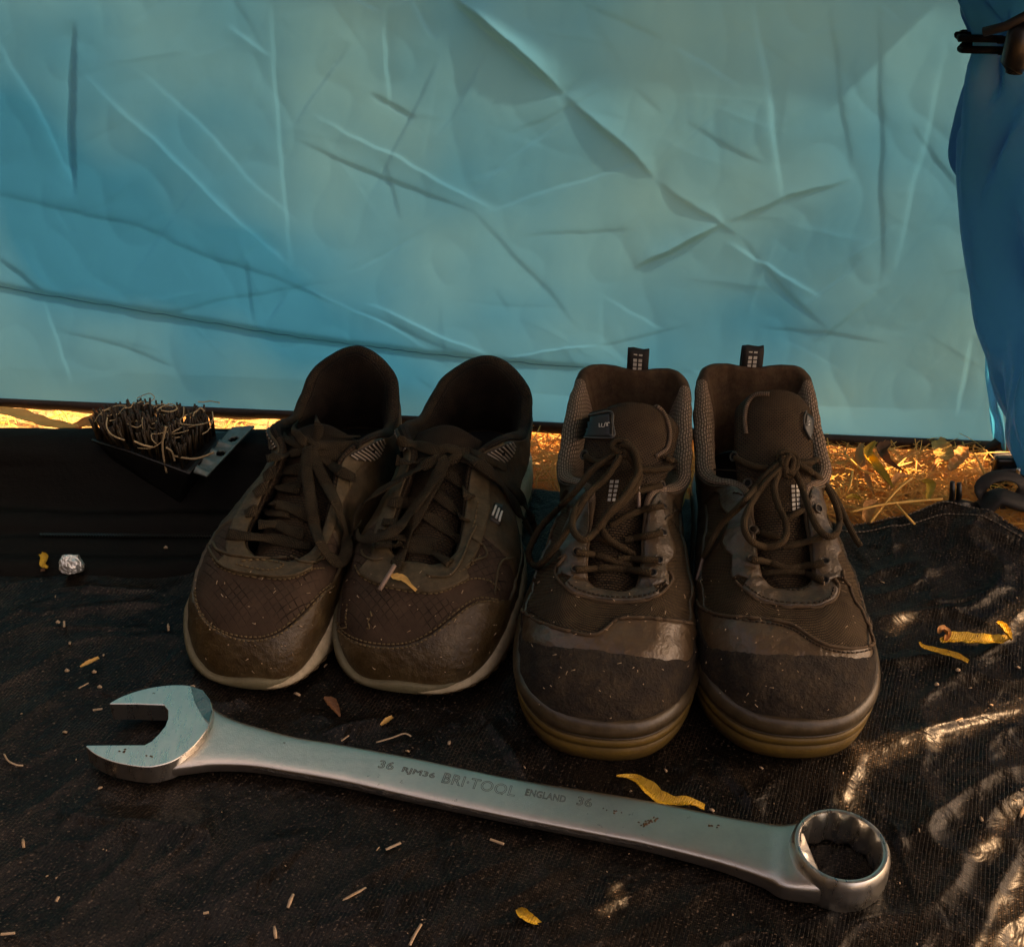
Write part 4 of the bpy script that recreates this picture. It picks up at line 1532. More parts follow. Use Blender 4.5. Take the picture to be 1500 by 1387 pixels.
class Shoe:
    def __init__(s, root, B, T, K, dent=0.0, seed=1):
        s.root = root
        s.B = np.array(B, float)
        s.T = np.array(T, float)
        s.K = np.array(K, float)      # h1, o1, k2, z2, pad
        s.dent = dent
        s.seed = seed
        s.bv = None

    def base(s, u):
        return pstations(s.B, u)

    def bnorm(s, u):
        d = pstations(s.B, np.asarray(u) + .004) - pstations(s.B, np.asarray(u) - .004)
        n = np.stack([d[..., 1], -d[..., 0]], -1)
        return n / np.maximum(np.linalg.norm(n, axis=-1, keepdims=True), 1e-9)

    def tnorm(s, u):
        d = pstations(s.T, np.asarray(u) + .012) - pstations(s.T, np.asarray(u) - .012)
        n = np.stack([d[..., 1], -d[..., 0]], -1)
        return n / np.maximum(np.linalg.norm(n, axis=-1, keepdims=True), 1e-9)

    def P(s, u, v):
        u = np.asarray(u, float)
        v = np.asarray(v, float)[..., None]
        b = pstations(s.B, u)
        t = pstations(s.T, u)
        k = pstations(s.K, u)
        n = s.bnorm(u)
        p1 = b.copy()
        p1[..., :2] += n * k[..., 1:2]
        p1[..., 2] += k[..., 0]
        p2 = t.copy()
        p2[..., :2] += (b - t)[..., :2] * k[..., 2:3]
        p2[..., 2] += k[..., 3]
        q = (1 - v) ** 3 * b + 3 * v * (1 - v) ** 2 * p1 + 3 * v * v * (1 - v) * p2 + v ** 3 * t
        return q

    def N(s, u, v):
        e = 2e-3
        du = s.P(u + e, v) - s.P(u - e, v)
        dv = s.P(u, np.minimum(v + e, 1)) - s.P(u, np.maximum(v - e, 0))
        n = np.cross(du, dv)
        n /= np.maximum(np.linalg.norm(n, axis=-1, keepdims=True), 1e-12)
        return n

    def S(s, u, v, off=0.0):
        """surface with worn dents"""
        p = s.P(u, v)
        n = s.N(u, v)
        o = s.seed * 7.3
        toe = np.exp(-(np.minimum(u % 1, 1 - u % 1) / .12) ** 2)
        flex = np.exp(-((p[..., 1] - .085) / .035) ** 2)
        d = s.dent * (1.0 * pn(p[..., 0] * 45 + o, p[..., 1] * 45 + p[..., 2] * 40) * (1 - toe * .5)
                      + 0.5 * pn(p[..., 0] * 30 + o, p[..., 1] * 190 + p[..., 2] * 60 + o) * flex
                      + .35 * pn(p[..., 0] * 130, p[..., 1] * 130 + p[..., 2] * 120 + o))
        return p + n * (d + off)[..., None]

    def panel(s, name, u0, u1, vlo, vhi, off, mat, nu=120, nv=28, edge=True, parent=None, closed=False):
        us = np.linspace(u0, u1, nu, endpoint=not closed)
        lo = vlo(us) if callable(vlo) else np.full(nu, vlo)
        hi = vhi(us) if callable(vhi) else np.full(nu, vhi)
        vs = np.linspace(0, 1, nv)
        if edge:
            vs = np.concatenate([[0, 0.004], vs[1:-1], [0.996, 1]])
        U = np.repeat(us[:, None], len(vs), 1)
        V = lo[:, None] + (hi - lo)[:, None] * vs[None, :]
        O = np.full(U.shape, off)
        if edge:
            O[:, 0] = -0.0004
            O[:, -1] = -0.0004
            if not closed:
                O[0, :] = -0.0004
                O[-1, :] = -0.0004
        pts = s.S(U, np.clip(V, 0, 1), O)
        per = 0.70
        uv = np.stack([U * per, V * 0.085], -1).reshape(-1, 2)
        return mesh(name, pts, gridfaces(nu, len(vs), closed), mat, parent or s.root, uv, local=True)

    def lining(s, name, u0, u1, mat, nu=80):
        us = np.linspace(u0, u1, nu)
        t = s.S(us, np.ones(nu), np.zeros(nu))
        n2 = -s.tnorm(us)
        pad = pstations(s.K, us)[:, 4]
        b = pstations(s.B, us)
        rows = []
        for (i_, z_) in ((0, -.0012), (-.12, .10), (.05, .30), (.35, .42), (.68, .34), (.92, .05), (1.0, -.4)):
            q = t.copy()
            q[:, :2] += n2 * (pad * i_)[:, None]
            q[:, 2] += pad * z_
            rows.append(q)
        last = rows[-1]
        bot = b.copy()
        c = np.stack([np.zeros(nu), np.clip(b[:, 1], .03, .24), np.zeros(nu)], -1)
        bot[:, :2] = c[:, :2] + (b - c)[:, :2] * .86
        bot[:, 2] = b[:, 2] + .004
        for f in (.12, .28, .5, .75, 1.0):
            q = last * (1 - f) + bot * f
            q[:, :2] += n2 * 0.004 * math.sin(f * math.pi)
            rows.append(q)
        V = np.stack(rows, 1)
        w_ = np.cumsum(np.concatenate([[0], np.linalg.norm(np.diff(V.mean(0), axis=0), axis=1)]))
        uv = np.stack([np.repeat(us[:, None] * .5, V.shape[1], 1), np.repeat(w_[None, :], nu, 0)], -1).reshape(-1, 2)
        return mesh(name, V, [f[::-1] for f in gridfaces(nu, V.shape[1])], mat, s.root, uv, local=True)

    def band(s, name, prof, mat, nu=260, zfun=None, outfun=None, u0=0, u1=1):
        us = np.linspace(u0, u1, nu, endpoint=False) if (u0, u1) == (0, 1) else np.linspace(u0, u1, nu)
        b = s.base(us)
        n = s.bnorm(us)
        rows = []
        for (o, z) in prof:
            q = b.copy()
            oo = o * (outfun(us) if outfun else 1)
            q[:, :2] += n * np.reshape(oo * np.ones(nu), (-1, 1))
            q[:, 2] = zfun(us, b, z) if zfun else z
            rows.append(q)
        V = np.stack(rows, 1)
        cl = (u0, u1) == (0, 1)
        uv = np.stack([np.repeat(us[:, None] * .7, V.shape[1], 1), np.repeat(np.arange(V.shape[1])[None, :] * .003, nu, 0)], -1).reshape(-1, 2)
        return mesh(name, V, gridfaces(nu, V.shape[1], cl), mat, s.root, uv, local=True)

    def tongue(s, name, C, W, arch, mat, thick=.005, n=50, m=17, tilt=0.0, xs=None):
        P = spline(np.array(C), n)
        Wd = np.maximum(np.interp(np.linspace(0, 1, n), np.linspace(0, 1, len(W)), W), .0005)
        V = []
        UV = []
        for side in (0, 1):
            for i in range(n):
                t = Vector(P[min(i + 1, n - 1)] - P[max(i - 1, 0)]).normalized()
                a = Vector((math.cos(tilt), 0, math.sin(tilt)))
                a = (a - t * a.dot(t)).normalized()
                b = a.cross(t).normalized()
                for k in range(m):
                    q = (k / (m - 1)) * 2 - 1
                    puff = thick * (1 - abs(q) ** 3) * (0.5 if side == 0 else -.5)
                    p = Vector(P[i]) + a * (Wd[i] * q) + b * (puff - arch * Wd[i] * q * q)
                    V.append(tuple(p))
                    UV.append((Wd[i] * q, i * .0035))
        F = gridfaces(n, m) + [f[::-1] for f in gridfaces(n, m, off=n * m)]
        N = n * m
        for i in range(n - 1):
            F.append((i * m, (i + 1) * m, N + (i + 1) * m, N + i * m))
            F.append((i * m + m - 1, N + i * m + m - 1, N + (i + 1) * m + m - 1, (i + 1) * m + m - 1))
        for k in range(m - 1):
            F.append(((n - 1) * m + k, (n - 1) * m + k + 1, N + (n - 1) * m + k + 1, N + (n - 1) * m + k))
        return mesh(name, V, F, mat, s.root, UV, local=True), V, P

    # --- ray based placing on the finished surface
    def world(s, P):
        c, d = math.cos(s.root.rotation_euler.z), math.sin(s.root.rotation_euler.z)
        P = np.asarray(P, float).reshape(-1, 3)
        L = s.root.location
        return np.stack([P[:, 0] * c - P[:, 1] * d + L.x, P[:, 0] * d + P[:, 1] * c + L.y, P[:, 2] + L.z], 1)

    def make_tree(s, objs):
        V = []
        F = []
        for o in objs:
            me = o.data
            co = np.empty(len(me.vertices) * 3)
            me.vertices.foreach_get('co', co)
            off = len(V)
            V.extend(s.world(co.reshape(-1, 3)).tolist())
            F.extend([tuple(i + off for i in p.vertices) for p in me.polygons])
        s.bv = BVHTree.FromPolygons([Vector(v) for v in V], F)

    def uvline(s, up, px, nv=60, nu=340):
        """v as a function of u along a line seen in the photo, on the upper's own grid"""
        s.make_tree([up])
        Q = spline(np.array(px, float), 60)
        us, vs = [], []
        for (x, y) in Q:
            loc, nn, i, d = s.bv.ray_cast(Vector((0, 0, CAM_H)), ray_dir(x, y))
            if loc is None:
                continue
            us.append(((i // (nv - 1)) + .5) / nu)
            vs.append(((i % (nv - 1)) + .5) / (nv - 1))
        us = np.array(us)
        us = np.where(us > .5, us - 1, us)
        o = np.argsort(us)
        us, vs = us[o], np.array(vs)[o]
        vs = np.convolve(np.pad(vs, 3, mode='edge'), np.ones(7) / 7, mode='valid')
        return lambda u: np.interp(np.where(np.asarray(u) % 1 > .5, np.asarray(u) % 1 - 1, np.asarray(u) % 1), us, vs)

    def hit(s, px, py, off=0.0):
        d = ray_dir(px, py)
        o = Vector((0, 0, CAM_H))
        loc, nn, i, dist = s.bv.ray_cast(o, d)
        if loc is None:
            # just outside the outline: nearest place on the surface
            best = s.bv.find_nearest(o + d * getattr(s, 'last', .75))
            loc, nn = best[0], best[1]
            if nn.dot(d) > 0:
                nn = -nn
            return loc, nn, (loc - o).length, False
        if nn.dot(d) > 0:
            nn = -nn
        s.last = dist
        return loc, nn, dist, True

    def cord(s, px, r, mat, name, lift=.0, flat=1.0, n=None, parent=None, liftfun=None, smooth_=5, twist=0.0, n_side=8):
        """lace that runs over the shoe along a line seen in the photo"""
        Q = spline(np.array(px, float), n or max(16, int(6 * len(px))))
        n_ = len(Q)
        T_ = []
        NN = []
        for (x, y) in Q:
            loc, nn, t, ok = s.hit(x, y)
            T_.append(t)
            NN.append(nn)
        T_ = np.array(T_)
        k = 2
        Tm = np.array([T_[max(0, i - k):i + k + 1].min() for i in range(n_)])
        Tm = np.maximum(Tm, np.median(Tm) - .05)
        pad = np.pad(Tm, smooth_ // 2 + 0, mode='edge')
        Ts = np.convolve(pad, np.ones(smooth_) / smooth_, mode='valid')[:n_]
        NN = [sum((NN[j] for j in range(max(0, i - 3), min(n_, i + 4))), Vector()).normalized() for i in range(n_)]
        o = Vector((0, 0, CAM_H))
        pts = []
        for i, (x, y) in enumerate(Q):
            lf = lift + (liftfun(i / (n_ - 1)) if liftfun else 0)
            rr = r[0] if hasattr(r, '__len__') else r
            h = rr * (flat if flat < 1 else 1) + lf
            pts.append(o + ray_dir(x, y) * (Ts[i] - h * 1.15))
        ups = []
        for i in range(n_):
            u = NN[i]
            if twist:
                t = (pts[min(i + 1, n_ - 1)] - pts[max(0, i - 1)]).normalized()
                from mathutils import Matrix
                u = Matrix.Rotation(twist * math.sin(i * .35 + x * .1), 3, t) @ u
            ups.append(u)
        mb = MB()
        mb.tube(pts, r, n_side, flat, ups)
        mb_uv = mb.uv
        return mb.build(name, mat, parent or s.root), pts

    def stitch(s, lines, name='stitching', mat=None, r=.00035, gap=3, lift=.0, solid=False, parent=None):
        for px in lines:
            mb = MB()
            px = np.array(px, float)
            L = np.sum(np.linalg.norm(np.diff(px, axis=0), axis=1))
            n = max(8, int(L / 2.2))
            Q = spline(px, n)
            pts = []
            for (x, y) in Q:
                loc, nn, t, ok = s.hit(x, y)
                pts.append(loc + nn * (r * .6 + lift))
            if solid:
                mb.tube(pts, r, 6, 1.0, (0, 0, 1))
            else:
                for i in range(0, n - 2, gap):
                    mb.tube([pts[i], pts[i + 1], pts[min(i + 2, n - 1)]] if gap > 2 else [pts[i], pts[i + 1]], r, 5)
            o = mb.build(name, mat or M['w_thread'], parent or s.root)
            if not solid:
                o['kind'] = 'stuff'

    def patch(s, A, B, mat, name, off=.0012, na=40, nb=14, parent=None, uvs=1.0):
        """panel between two lines seen in the photo, laid on the surface with its own thickness"""
        a = spline(np.array(A, float), na)
        b = spline(np.array(B, float), na)
        V = []
        UV = []
        ts = np.concatenate([[0, .01], np.linspace(0, 1, nb)[1:-1], [.99, 1]])
        m = len(ts)
        for i in range(na):
            for j, t in enumerate(ts):
                x, y = a[i] * (1 - t) + b[i] * t
                loc, nn, d, ok = s.hit(x, y)
                e = off
                if j in (0, m - 1) or i in (0, na - 1):
                    e = -.0003
                V.append(tuple(loc + nn * e))
                UV.append((x * .0004, y * .0004 * 1.2))
        return mesh(name, V, gridfaces(na, m), mat, parent or s.root, UV)


def specks(s, box, n, seed):
    """lint and grit caught on the shoe"""
    r = random.Random(seed)
    mb = MB()
    for i in range(n):
        x, y = r.uniform(box[0], box[2]), r.uniform(box[1], box[3])
        loc, nn, i_, d = s.bv.ray_cast(Vector((0, 0, CAM_H)), ray_dir(x, y))
        if loc is None:
            continue
        a = nn.orthogonal().normalized()
        b = nn.cross(a)
        an = r.uniform(0, 6.28)
        dv = (a * math.cos(an) + b * math.sin(an)) * r.choice([.0003, .0004, .0006, .0012])
        w_ = r.choice([.00018, .00025, .0003])
        mb.tube([loc + nn * .0020 - dv, loc + nn * .0022, loc + nn * .0020 + dv], w_, 4)
    o = mb.build('lint_specks', M['crumb'], s.root)
    o['kind'] = 'stuff'


def eyelet(shoe, px, py, r=.0028, mat=None):
    loc, nn, d, ok = shoe.hit(px, py)
    a = nn.orthogonal().normalized()
    b = nn.cross(a)
    mb = MB()
    ring = [loc + nn * .0008 + (a * math.cos(t) + b * math.sin(t)) * r for t in np.linspace(0, 2 * math.pi, 17)]
    mb.tube(ring, .0007, 6, 1.0, tuple(nn), cap=False)
    c = [loc + nn * .0006 + (a * math.cos(t) + b * math.sin(t)) * (r * .9) for t in np.linspace(0, 2 * math.pi, 12, endpoint=False)]
    mb2 = MB()
    mb2.add(c, [tuple(range(12))])
    e = mb.build('eyelet', mat or M['w_dark'], shoe.root)
    mb2.build('eyelet_hole', M['insole'], e, False)


def refl_tag(shoe, quad, nx, ny, parent, name='reflective_square'):
    """small reflective squares in two columns on the surface"""
    (x0, y0), (x1, y1), (x2, y2), (x3, y3) = quad
    mb = MB()
    for i in range(nx):
        for j in range(ny):
            c = []
            for (s_, t_) in ((i + .16, j + .16), (i + .84, j + .16), (i + .84, j + .84), (i + .16, j + .84)):
                s1, t1 = s_ / nx, t_ / ny
                x = (x0 * (1 - s1) + x1 * s1) * (1 - t1) + (x3 * (1 - s1) + x2 * s1) * t1
                y = (y0 * (1 - s1) + y1 * s1) * (1 - t1) + (y3 * (1 - s1) + y2 * s1) * t1
                loc, nn, d, ok = shoe.hit(x, y)
                c.append(loc + nn * .0010)
            mb.add(c, [(0, 1, 2, 3)])
    return mb.build(name, M['reflect'], parent, False)


def aglet(shoe, p0, p1, parent, r=.0011, mat=None):
    _o, pts = shoe.cord([p0, ((p0[0] + p1[0]) / 2, (p0[1] + p1[1]) / 2), p1], r, mat or M['aglet'], 'aglet', .002, parent=parent, n=10)


# ---- work shoes
def work_shoe(name_loc, rz, label, mir, laces, extras, group, tong, seed, seams):
    root = thing('work_shoe', label, 'shoe', name_loc, rz, group)
    B = mirror_half([(0, .006, .027), (.027, .012, .027), (.045, .034, .027), (.0525, .068, .026), (.0515, .112, .026), (.0435, .158, .028),
                     (.0375, .205, .030), (.0345, .243, .031), (.023, .274, .031), (0, .284, .031)])
    T = mirror_half([(0, .078, .068), (.0100, .079, .068), (.0165, .086, .070), (.0180, .103, .075), (.0180, .128, .083), (.0225, .152, .089),
                     (.0415, .184, .076), (.0420, .236, .089), (.0345, .270, .1088), (0, .273, .1085)])
    K = mirror_half([(0, .030, .55, .001, .002), (0, .030, .55, .001, .002), (0, .030, .50, .002, .002), (0, .028, .42, .002, .002),
                     (0, .030, .38, .000, .0025), (0, .032, .34, -.004, .006), (0, .026, .25, -.010, .010), (0, .020, .18, -.014, .011),
                     (0, .022, .15, -.02, .005), (0, .024, .15, -.02, .004)])
    K = [k[1:] for k in K]
    K = [[k[0], .0022, k[1], k[2], k[3]] for k in K]
    s = Shoe(root, B, T, K, dent=.0021, seed=seed)
    up = s.panel('upper', 0, 1, 0.0, 1.0, 0.0, M['w_mesh'], 340, 60, False, closed=True)
    # toe suede
    um = lambda u: np.minimum(u % 1, 1 - u % 1)
    sg = lambda u: np.where((u % 1) < .5, u % 1, (u % 1) - 1) * mir
    rough_ = lambda u, a: a * (pn(u * 60 + seed, u * 0 + 3.3) + .6 * pn(u * 170, u * 0 + seed))
    vc0 = s.uvline(up, seams['cap'])
    vcap = lambda u: vc0(u) + rough_(u, .010)
    cap = s.panel('toe_cap', -.205, .205, 0.02, vcap, .0016, M['w_suede'], 180, 34)
    # smooth leather band with a wavy upper seam, high on the outer side
    vseam = s.uvline(up, seams['seam'])
    band = s.panel('vamp_leather', -.215, .215, lambda u: vcap(u) - .03, vseam, .0011, M['w_leather'], 180, 16)
    # rest of the lower quarter: dark leather
    for a, b in ((.208, .42), (-.42, -.208)):
        s.panel('quarter_leather', a, b, 0.0, lambda u: np.clip(.30 + 1.3 * (um(u) - .208), 0, .62), .0012, M['w_dark'], 60, 14)
    for a, b in ((.30, .425), (-.425, -.30)):
        s.panel('ankle_panel', a, b, 0.42, 0.985, .0018, M['w_leather'] if a > 0 else M['w_dark'], 60, 18)
    s.panel('heel_counter', .41, .59, 0.0, 1.0, .0016, M['w_dark'], 60, 18)
    # throat plate and eyestays around the lacing
    vp0 = s.uvline(up, seams['plate'])
    lim = float(max(um(np.array([0.13])).max(), .1))
    vpl = lambda u: np.where(um(u) < .135, vp0(u), .86 - .20 * np.clip((um(u) - .135) / .04, 0, 1) + .05 * np.sin(um(u) * 110) * (um(u) > .16))
    plate = s.panel('eyestay', -.315, .315, vpl, 1.0, .0018, M['w_eyestay'], 220, 12)
    # tongue
    tg, tv, tp = s.tongue('tongue', tong['C'], tong['W'], .34, M['w_tongue'], .006, tilt=tong['tilt'])
    tp = [Vector(p) for p in tp]
    # linings
    s.lining('suede_lining', .425, .575, M['w_lining'], 60)
    s.lining('knit_collar', .248, .426, M['w_knit'], 50)
    s.lining('knit_collar', .574, .752, M['w_knit'], 50)
    s.lining('throat_edge', -.249, .249, M['w_edge'], 120)
    # insole
    us = np.linspace(0, 1, 90, endpoint=False)
    b = s.base(us)
    n2 = s.bnorm(us)
    V = [(b[i][0] - n2[i][0] * .004, b[i][1] - n2[i][1] * .004, .033) for i in range(90)]
    mesh('insole', V, [tuple(range(90))], M['insole'], root, local=True)
    # sole: gum rubber with a groove, grey rubber bumper above
    spring = lambda u, bb, z: z + .0010 * np.exp(-bb[:, 1] / .03)
    s.band('gum_sole', [(-.012, .0), (-.001, .0), (.0012, .0012), (.0028, .007), (.0036, .0120), (.0026, .0127), (.0024, .0136), (.0040, .0144),
                        (.0044, .0186), (.0034, .0198), (-.002, .0200)], M['w_gum'], zfun=spring)
    s.band('sole_groove_line', [(.0020, .0198), (.0034, .0201), (.0040, .0210), (.0034, .0218), (.001, .0222)], M['w_rubber'], zfun=spring)
    toe_up = lambda u, bb, z: z + (.0012 * np.exp(-bb[:, 1] / .03)) + (np.maximum(z - .022, 0)) * (-.45) * (1 - np.exp(-(bb[:, 1] / .05) ** 2)) * 0.7
    s.band('toe_bumper', [(.0015, .0218), (.0042, .0224), (.0054, .0255), (.0052, .0290), (.0036, .0322), (.0010, .0336), (-.0012, .0332)],
           M['w_rubber'], zfun=toe_up)
    # pull tab on the heel with reflective squares
    lc = Vector((tong['tabx'], .2755, .109))
    mb = MB()
    wt = .0075
    pr = [(-.002, -.010), (-.0030, .004), (-.0022, .0125), (0, .0150), (.0025, .0125), (.003, .004), (.0025, -.008)]
    V = []
    for (dy, dz) in pr:
        for k in range(5):
            V.append((lc.x - wt + 2 * wt * k / 4, lc.y + dy, lc.z + dz + .0006 * math.sin(k * 1.7)))
    mb.add(V, gridfaces(len(pr), 5))
    tab = mb.build('pull_tab', M['black_cloth'], root, local=True)
    sm = tab.modifiers.new('s', 'SOLIDIFY')
    sm.thickness = .0012
    mb = MB()
    for i in range(2):
        for j in range(4):
            x = lc.x - .0032 + i * .0036
            z = lc.z + .0005 + j * .0034
            y = lc.y - .0042 + (.0008 if j == 3 else 0)
            mb.add([(x, y, z), (x + .0025, y, z), (x + .0025, y, z + .0025), (x, y, z + .0025)], [(0, 1, 2, 3)])
    mb.build('reflective_square', M['reflect'], tab, False, local=True)
    s.make_tree([up, plate, tg, band, cap])
    extras(s)
    laces(s)
    return s


RL = .0022


def lift_arch(h):
    return lambda t: h * math.sin(math.pi * t)


def laces_WL(s):
    k = M['w_lace']
    lc = []
    add = lambda px, lift=0.0, lf=None, nm='lace': lc.append(s.cord(px, RL, k, nm, lift, liftfun=lf)[0])
    # rungs
    add([(843, 834), (868, 833), (894, 832), (925, 835), (954, 839)])
    add([(844, 809), (864, 811), (884, 816), (905, 824), (925, 828)])
    add([(905, 818), (935, 819), (964, 820)], .001)
    add([(874, 785), (900, 797), (930, 812)], .001)
    add([(915, 791), (940, 786), (969, 780)])
    add([(893, 770), (918, 756), (945, 746), (970, 741)], .001)
    add([(912, 724), (940, 718), (968, 711)])
    add([(930, 687), (958, 688), (985, 684), (990, 677), (975, 671)], .001)
    add([(858, 668), (866, 674), (880, 678), (898, 678)], .001)
    # loops
    add([(913, 660), (890, 672), (868, 688), (844, 718), (815, 748), (790, 775), (775, 806), (777, 822), (788, 828), (806, 812), (830, 778),
         (858, 730), (890, 695), (911, 668)], .002, lift_arch(.006))
    add([(908, 668), (888, 700), (862, 722), (845, 742), (838, 768), (845, 785), (858, 790), (874, 776), (890, 752), (912, 730), (928, 706),
         (935, 690), (930, 665), (920, 654), (912, 652)], .004, lift_arch(.006))
    add([(913, 650), (925, 655), (934, 672), (937, 690), (934, 708), (915, 734), (890, 756), (882, 775), (895, 792), (918, 806)], .003, lift_arch(.003))
    add([(909, 666), (896, 655), (903, 646), (918, 648), (921, 662), (912, 670)], .003)
    aglet(s, (935, 702), (936, 744), lc[-1], .0012)
    add([(914, 660), (924, 672), (932, 686), (935, 702)], .003)


def laces_WR(s):
    k = M['w_lace']
    lc = []
    add = lambda px, lift=0.0, lf=None, nm='lace': lc.append(s.cord(px, RL, k, nm, lift, liftfun=lf)[0])
    add([(1115, 839), (1140, 838), (1165, 837), (1186, 842), (1206, 850)])
    add([(1101, 819), (1125, 823), (1153, 832), (1180, 829), (1207, 824)], .001)
    add([(1146, 801), (1172, 796), (1204, 786)], .001)
    add([(1103, 776), (1120, 782), (1142, 787)])
    add([(1152, 760), (1170, 750), (1180, 748)])
    add([(1077, 670), (1092, 679), (1108, 684), (1124, 686)], .001)
    add([(1172, 678), (1185, 678), (1200, 671)], .001)
    add([(1147, 684), (1128, 700), (1110, 722), (1095, 748), (1090, 770), (1098, 790), (1120, 801), (1142, 797), (1152, 782), (1150, 762),
         (1140, 740), (1134, 713), (1142, 690)], .003, lift_arch(.007))
    add([(1140, 680), (1122, 696), (1104, 718), (1080, 745), (1056, 768), (1040, 798), (1031, 815)], .002, lift_arch(.004))
    aglet(s, (1031, 813), (1021, 850), lc[-1], .0012)
    add([(1168, 680), (1190, 692), (1210, 712), (1224, 738), (1230, 762), (1224, 782), (1211, 785), (1196, 770), (1184, 742), (1174, 712),
         (1164, 690)], .003, lift_arch(.007))
    add([(1172, 684), (1198, 698), (1218, 720), (1232, 745), (1244, 771), (1254, 790), (1261, 800)], .001)
    # the knot
    add([(1140, 672), (1144, 664), (1156, 662), (1166, 668), (1168, 680), (1162, 692), (1154, 697), (1146, 690), (1143, 678)], .003)
    add([(1152, 694), (1150, 680), (1156, 668), (1162, 676), (1158, 692)], .005)
    add([(1147, 668), (1147, 680), (1154, 690), (1163, 695)], .005)


def extras_common_work(s, mirror_x, knots):
    pass


def badge_text(s, txt, x0, x1, y, size):
    pass


def extras_WL(s):
    for (x, y) in ((843, 834), (955, 839), (845, 808), (964, 820), (970, 780), (970, 741), (968, 711), (857, 667)):
        eyelet(s, x, y)
    # badge on the tongue
    bd = s.patch([(847, 616), (858, 611), (880, 607), (897, 604)], [(853, 642), (862, 643), (880, 643), (899, 641)], M['badge'], 'badge', .0018, 16, 8)
    s.stitch([[(847, 616), (872, 608), (897, 605), (899, 622), (900, 641), (880, 643), (858, 642)]], 'badge_rim', M['aglet_dark'], .0006, solid=True,
             lift=.0016, parent=bd)
    tagq = [(880, 624), (895, 621), (895, 627), (880, 629)]
    s.stitch([[(880, 627), (880, 622)], [(883, 627), (884, 622)], [(884, 627), (886, 627)], [(887, 627), (888, 622), (890, 621), (890, 626)],
              [(892, 626), (892, 621), (895, 621)], [(880, 627), (882, 627)]], 'badge_lettering', M['reflect'], .00028, solid=True, lift=.0022, parent=bd)
    refl_tag(s, [(893, 703), (908, 703), (902, 736), (889, 736)], 2, 5, s.root)
    # tongue rim piping
    s.stitch([[(905, 590), (925, 587), (948, 590), (968, 602), (978, 620), (980, 640), (975, 658), (960, 668)]], 'tongue_piping', M['w_knit'], .0014, solid=True)
    T_ = M['w_thread']
    s.stitch([[(747, 840), (752, 858), (752, 880), (770, 898), (792, 912), (830, 924), (872, 930), (905, 908), (935, 905), (975, 908), (1015, 914)],
              [(818, 820), (828, 815), (814, 838), (830, 862), (860, 874), (895, 880), (930, 880), (965, 872), (984, 850), (980, 838)]],
             'raised_seam', M['w_edge'], .0011, solid=True)
    s.stitch([[(775, 893), (800, 909), (832, 920), (870, 926), (903, 904), (935, 901), (1010, 909)],
              [(822, 838), (838, 858), (865, 869), (895, 874), (930, 874), (960, 867), (976, 850)],
              [(868, 838), (876, 850), (896, 854), (918, 852), (932, 843)], [(948, 700), (944, 730), (942, 760), (940, 800)],
              [(860, 640), (875, 655), (885, 668)], [(1010, 735), (980, 755), (974, 762)],
              [(985, 762), (1000, 790), (1012, 820), (1018, 850)], [(800, 668), (830, 676), (860, 688)]], 'stitching', T_, .0005)
    s.stitch([[(762, 745), (752, 790), (755, 812), (748, 840)]], 'raised_seam', M['w_edge'], .0012, solid=True)
    # small ochre label by the collar
    s.patch([(985, 592), (1000, 591)], [(988, 609), (1002, 610)], M['leaf'], 'side_label', .0022, 6, 5)


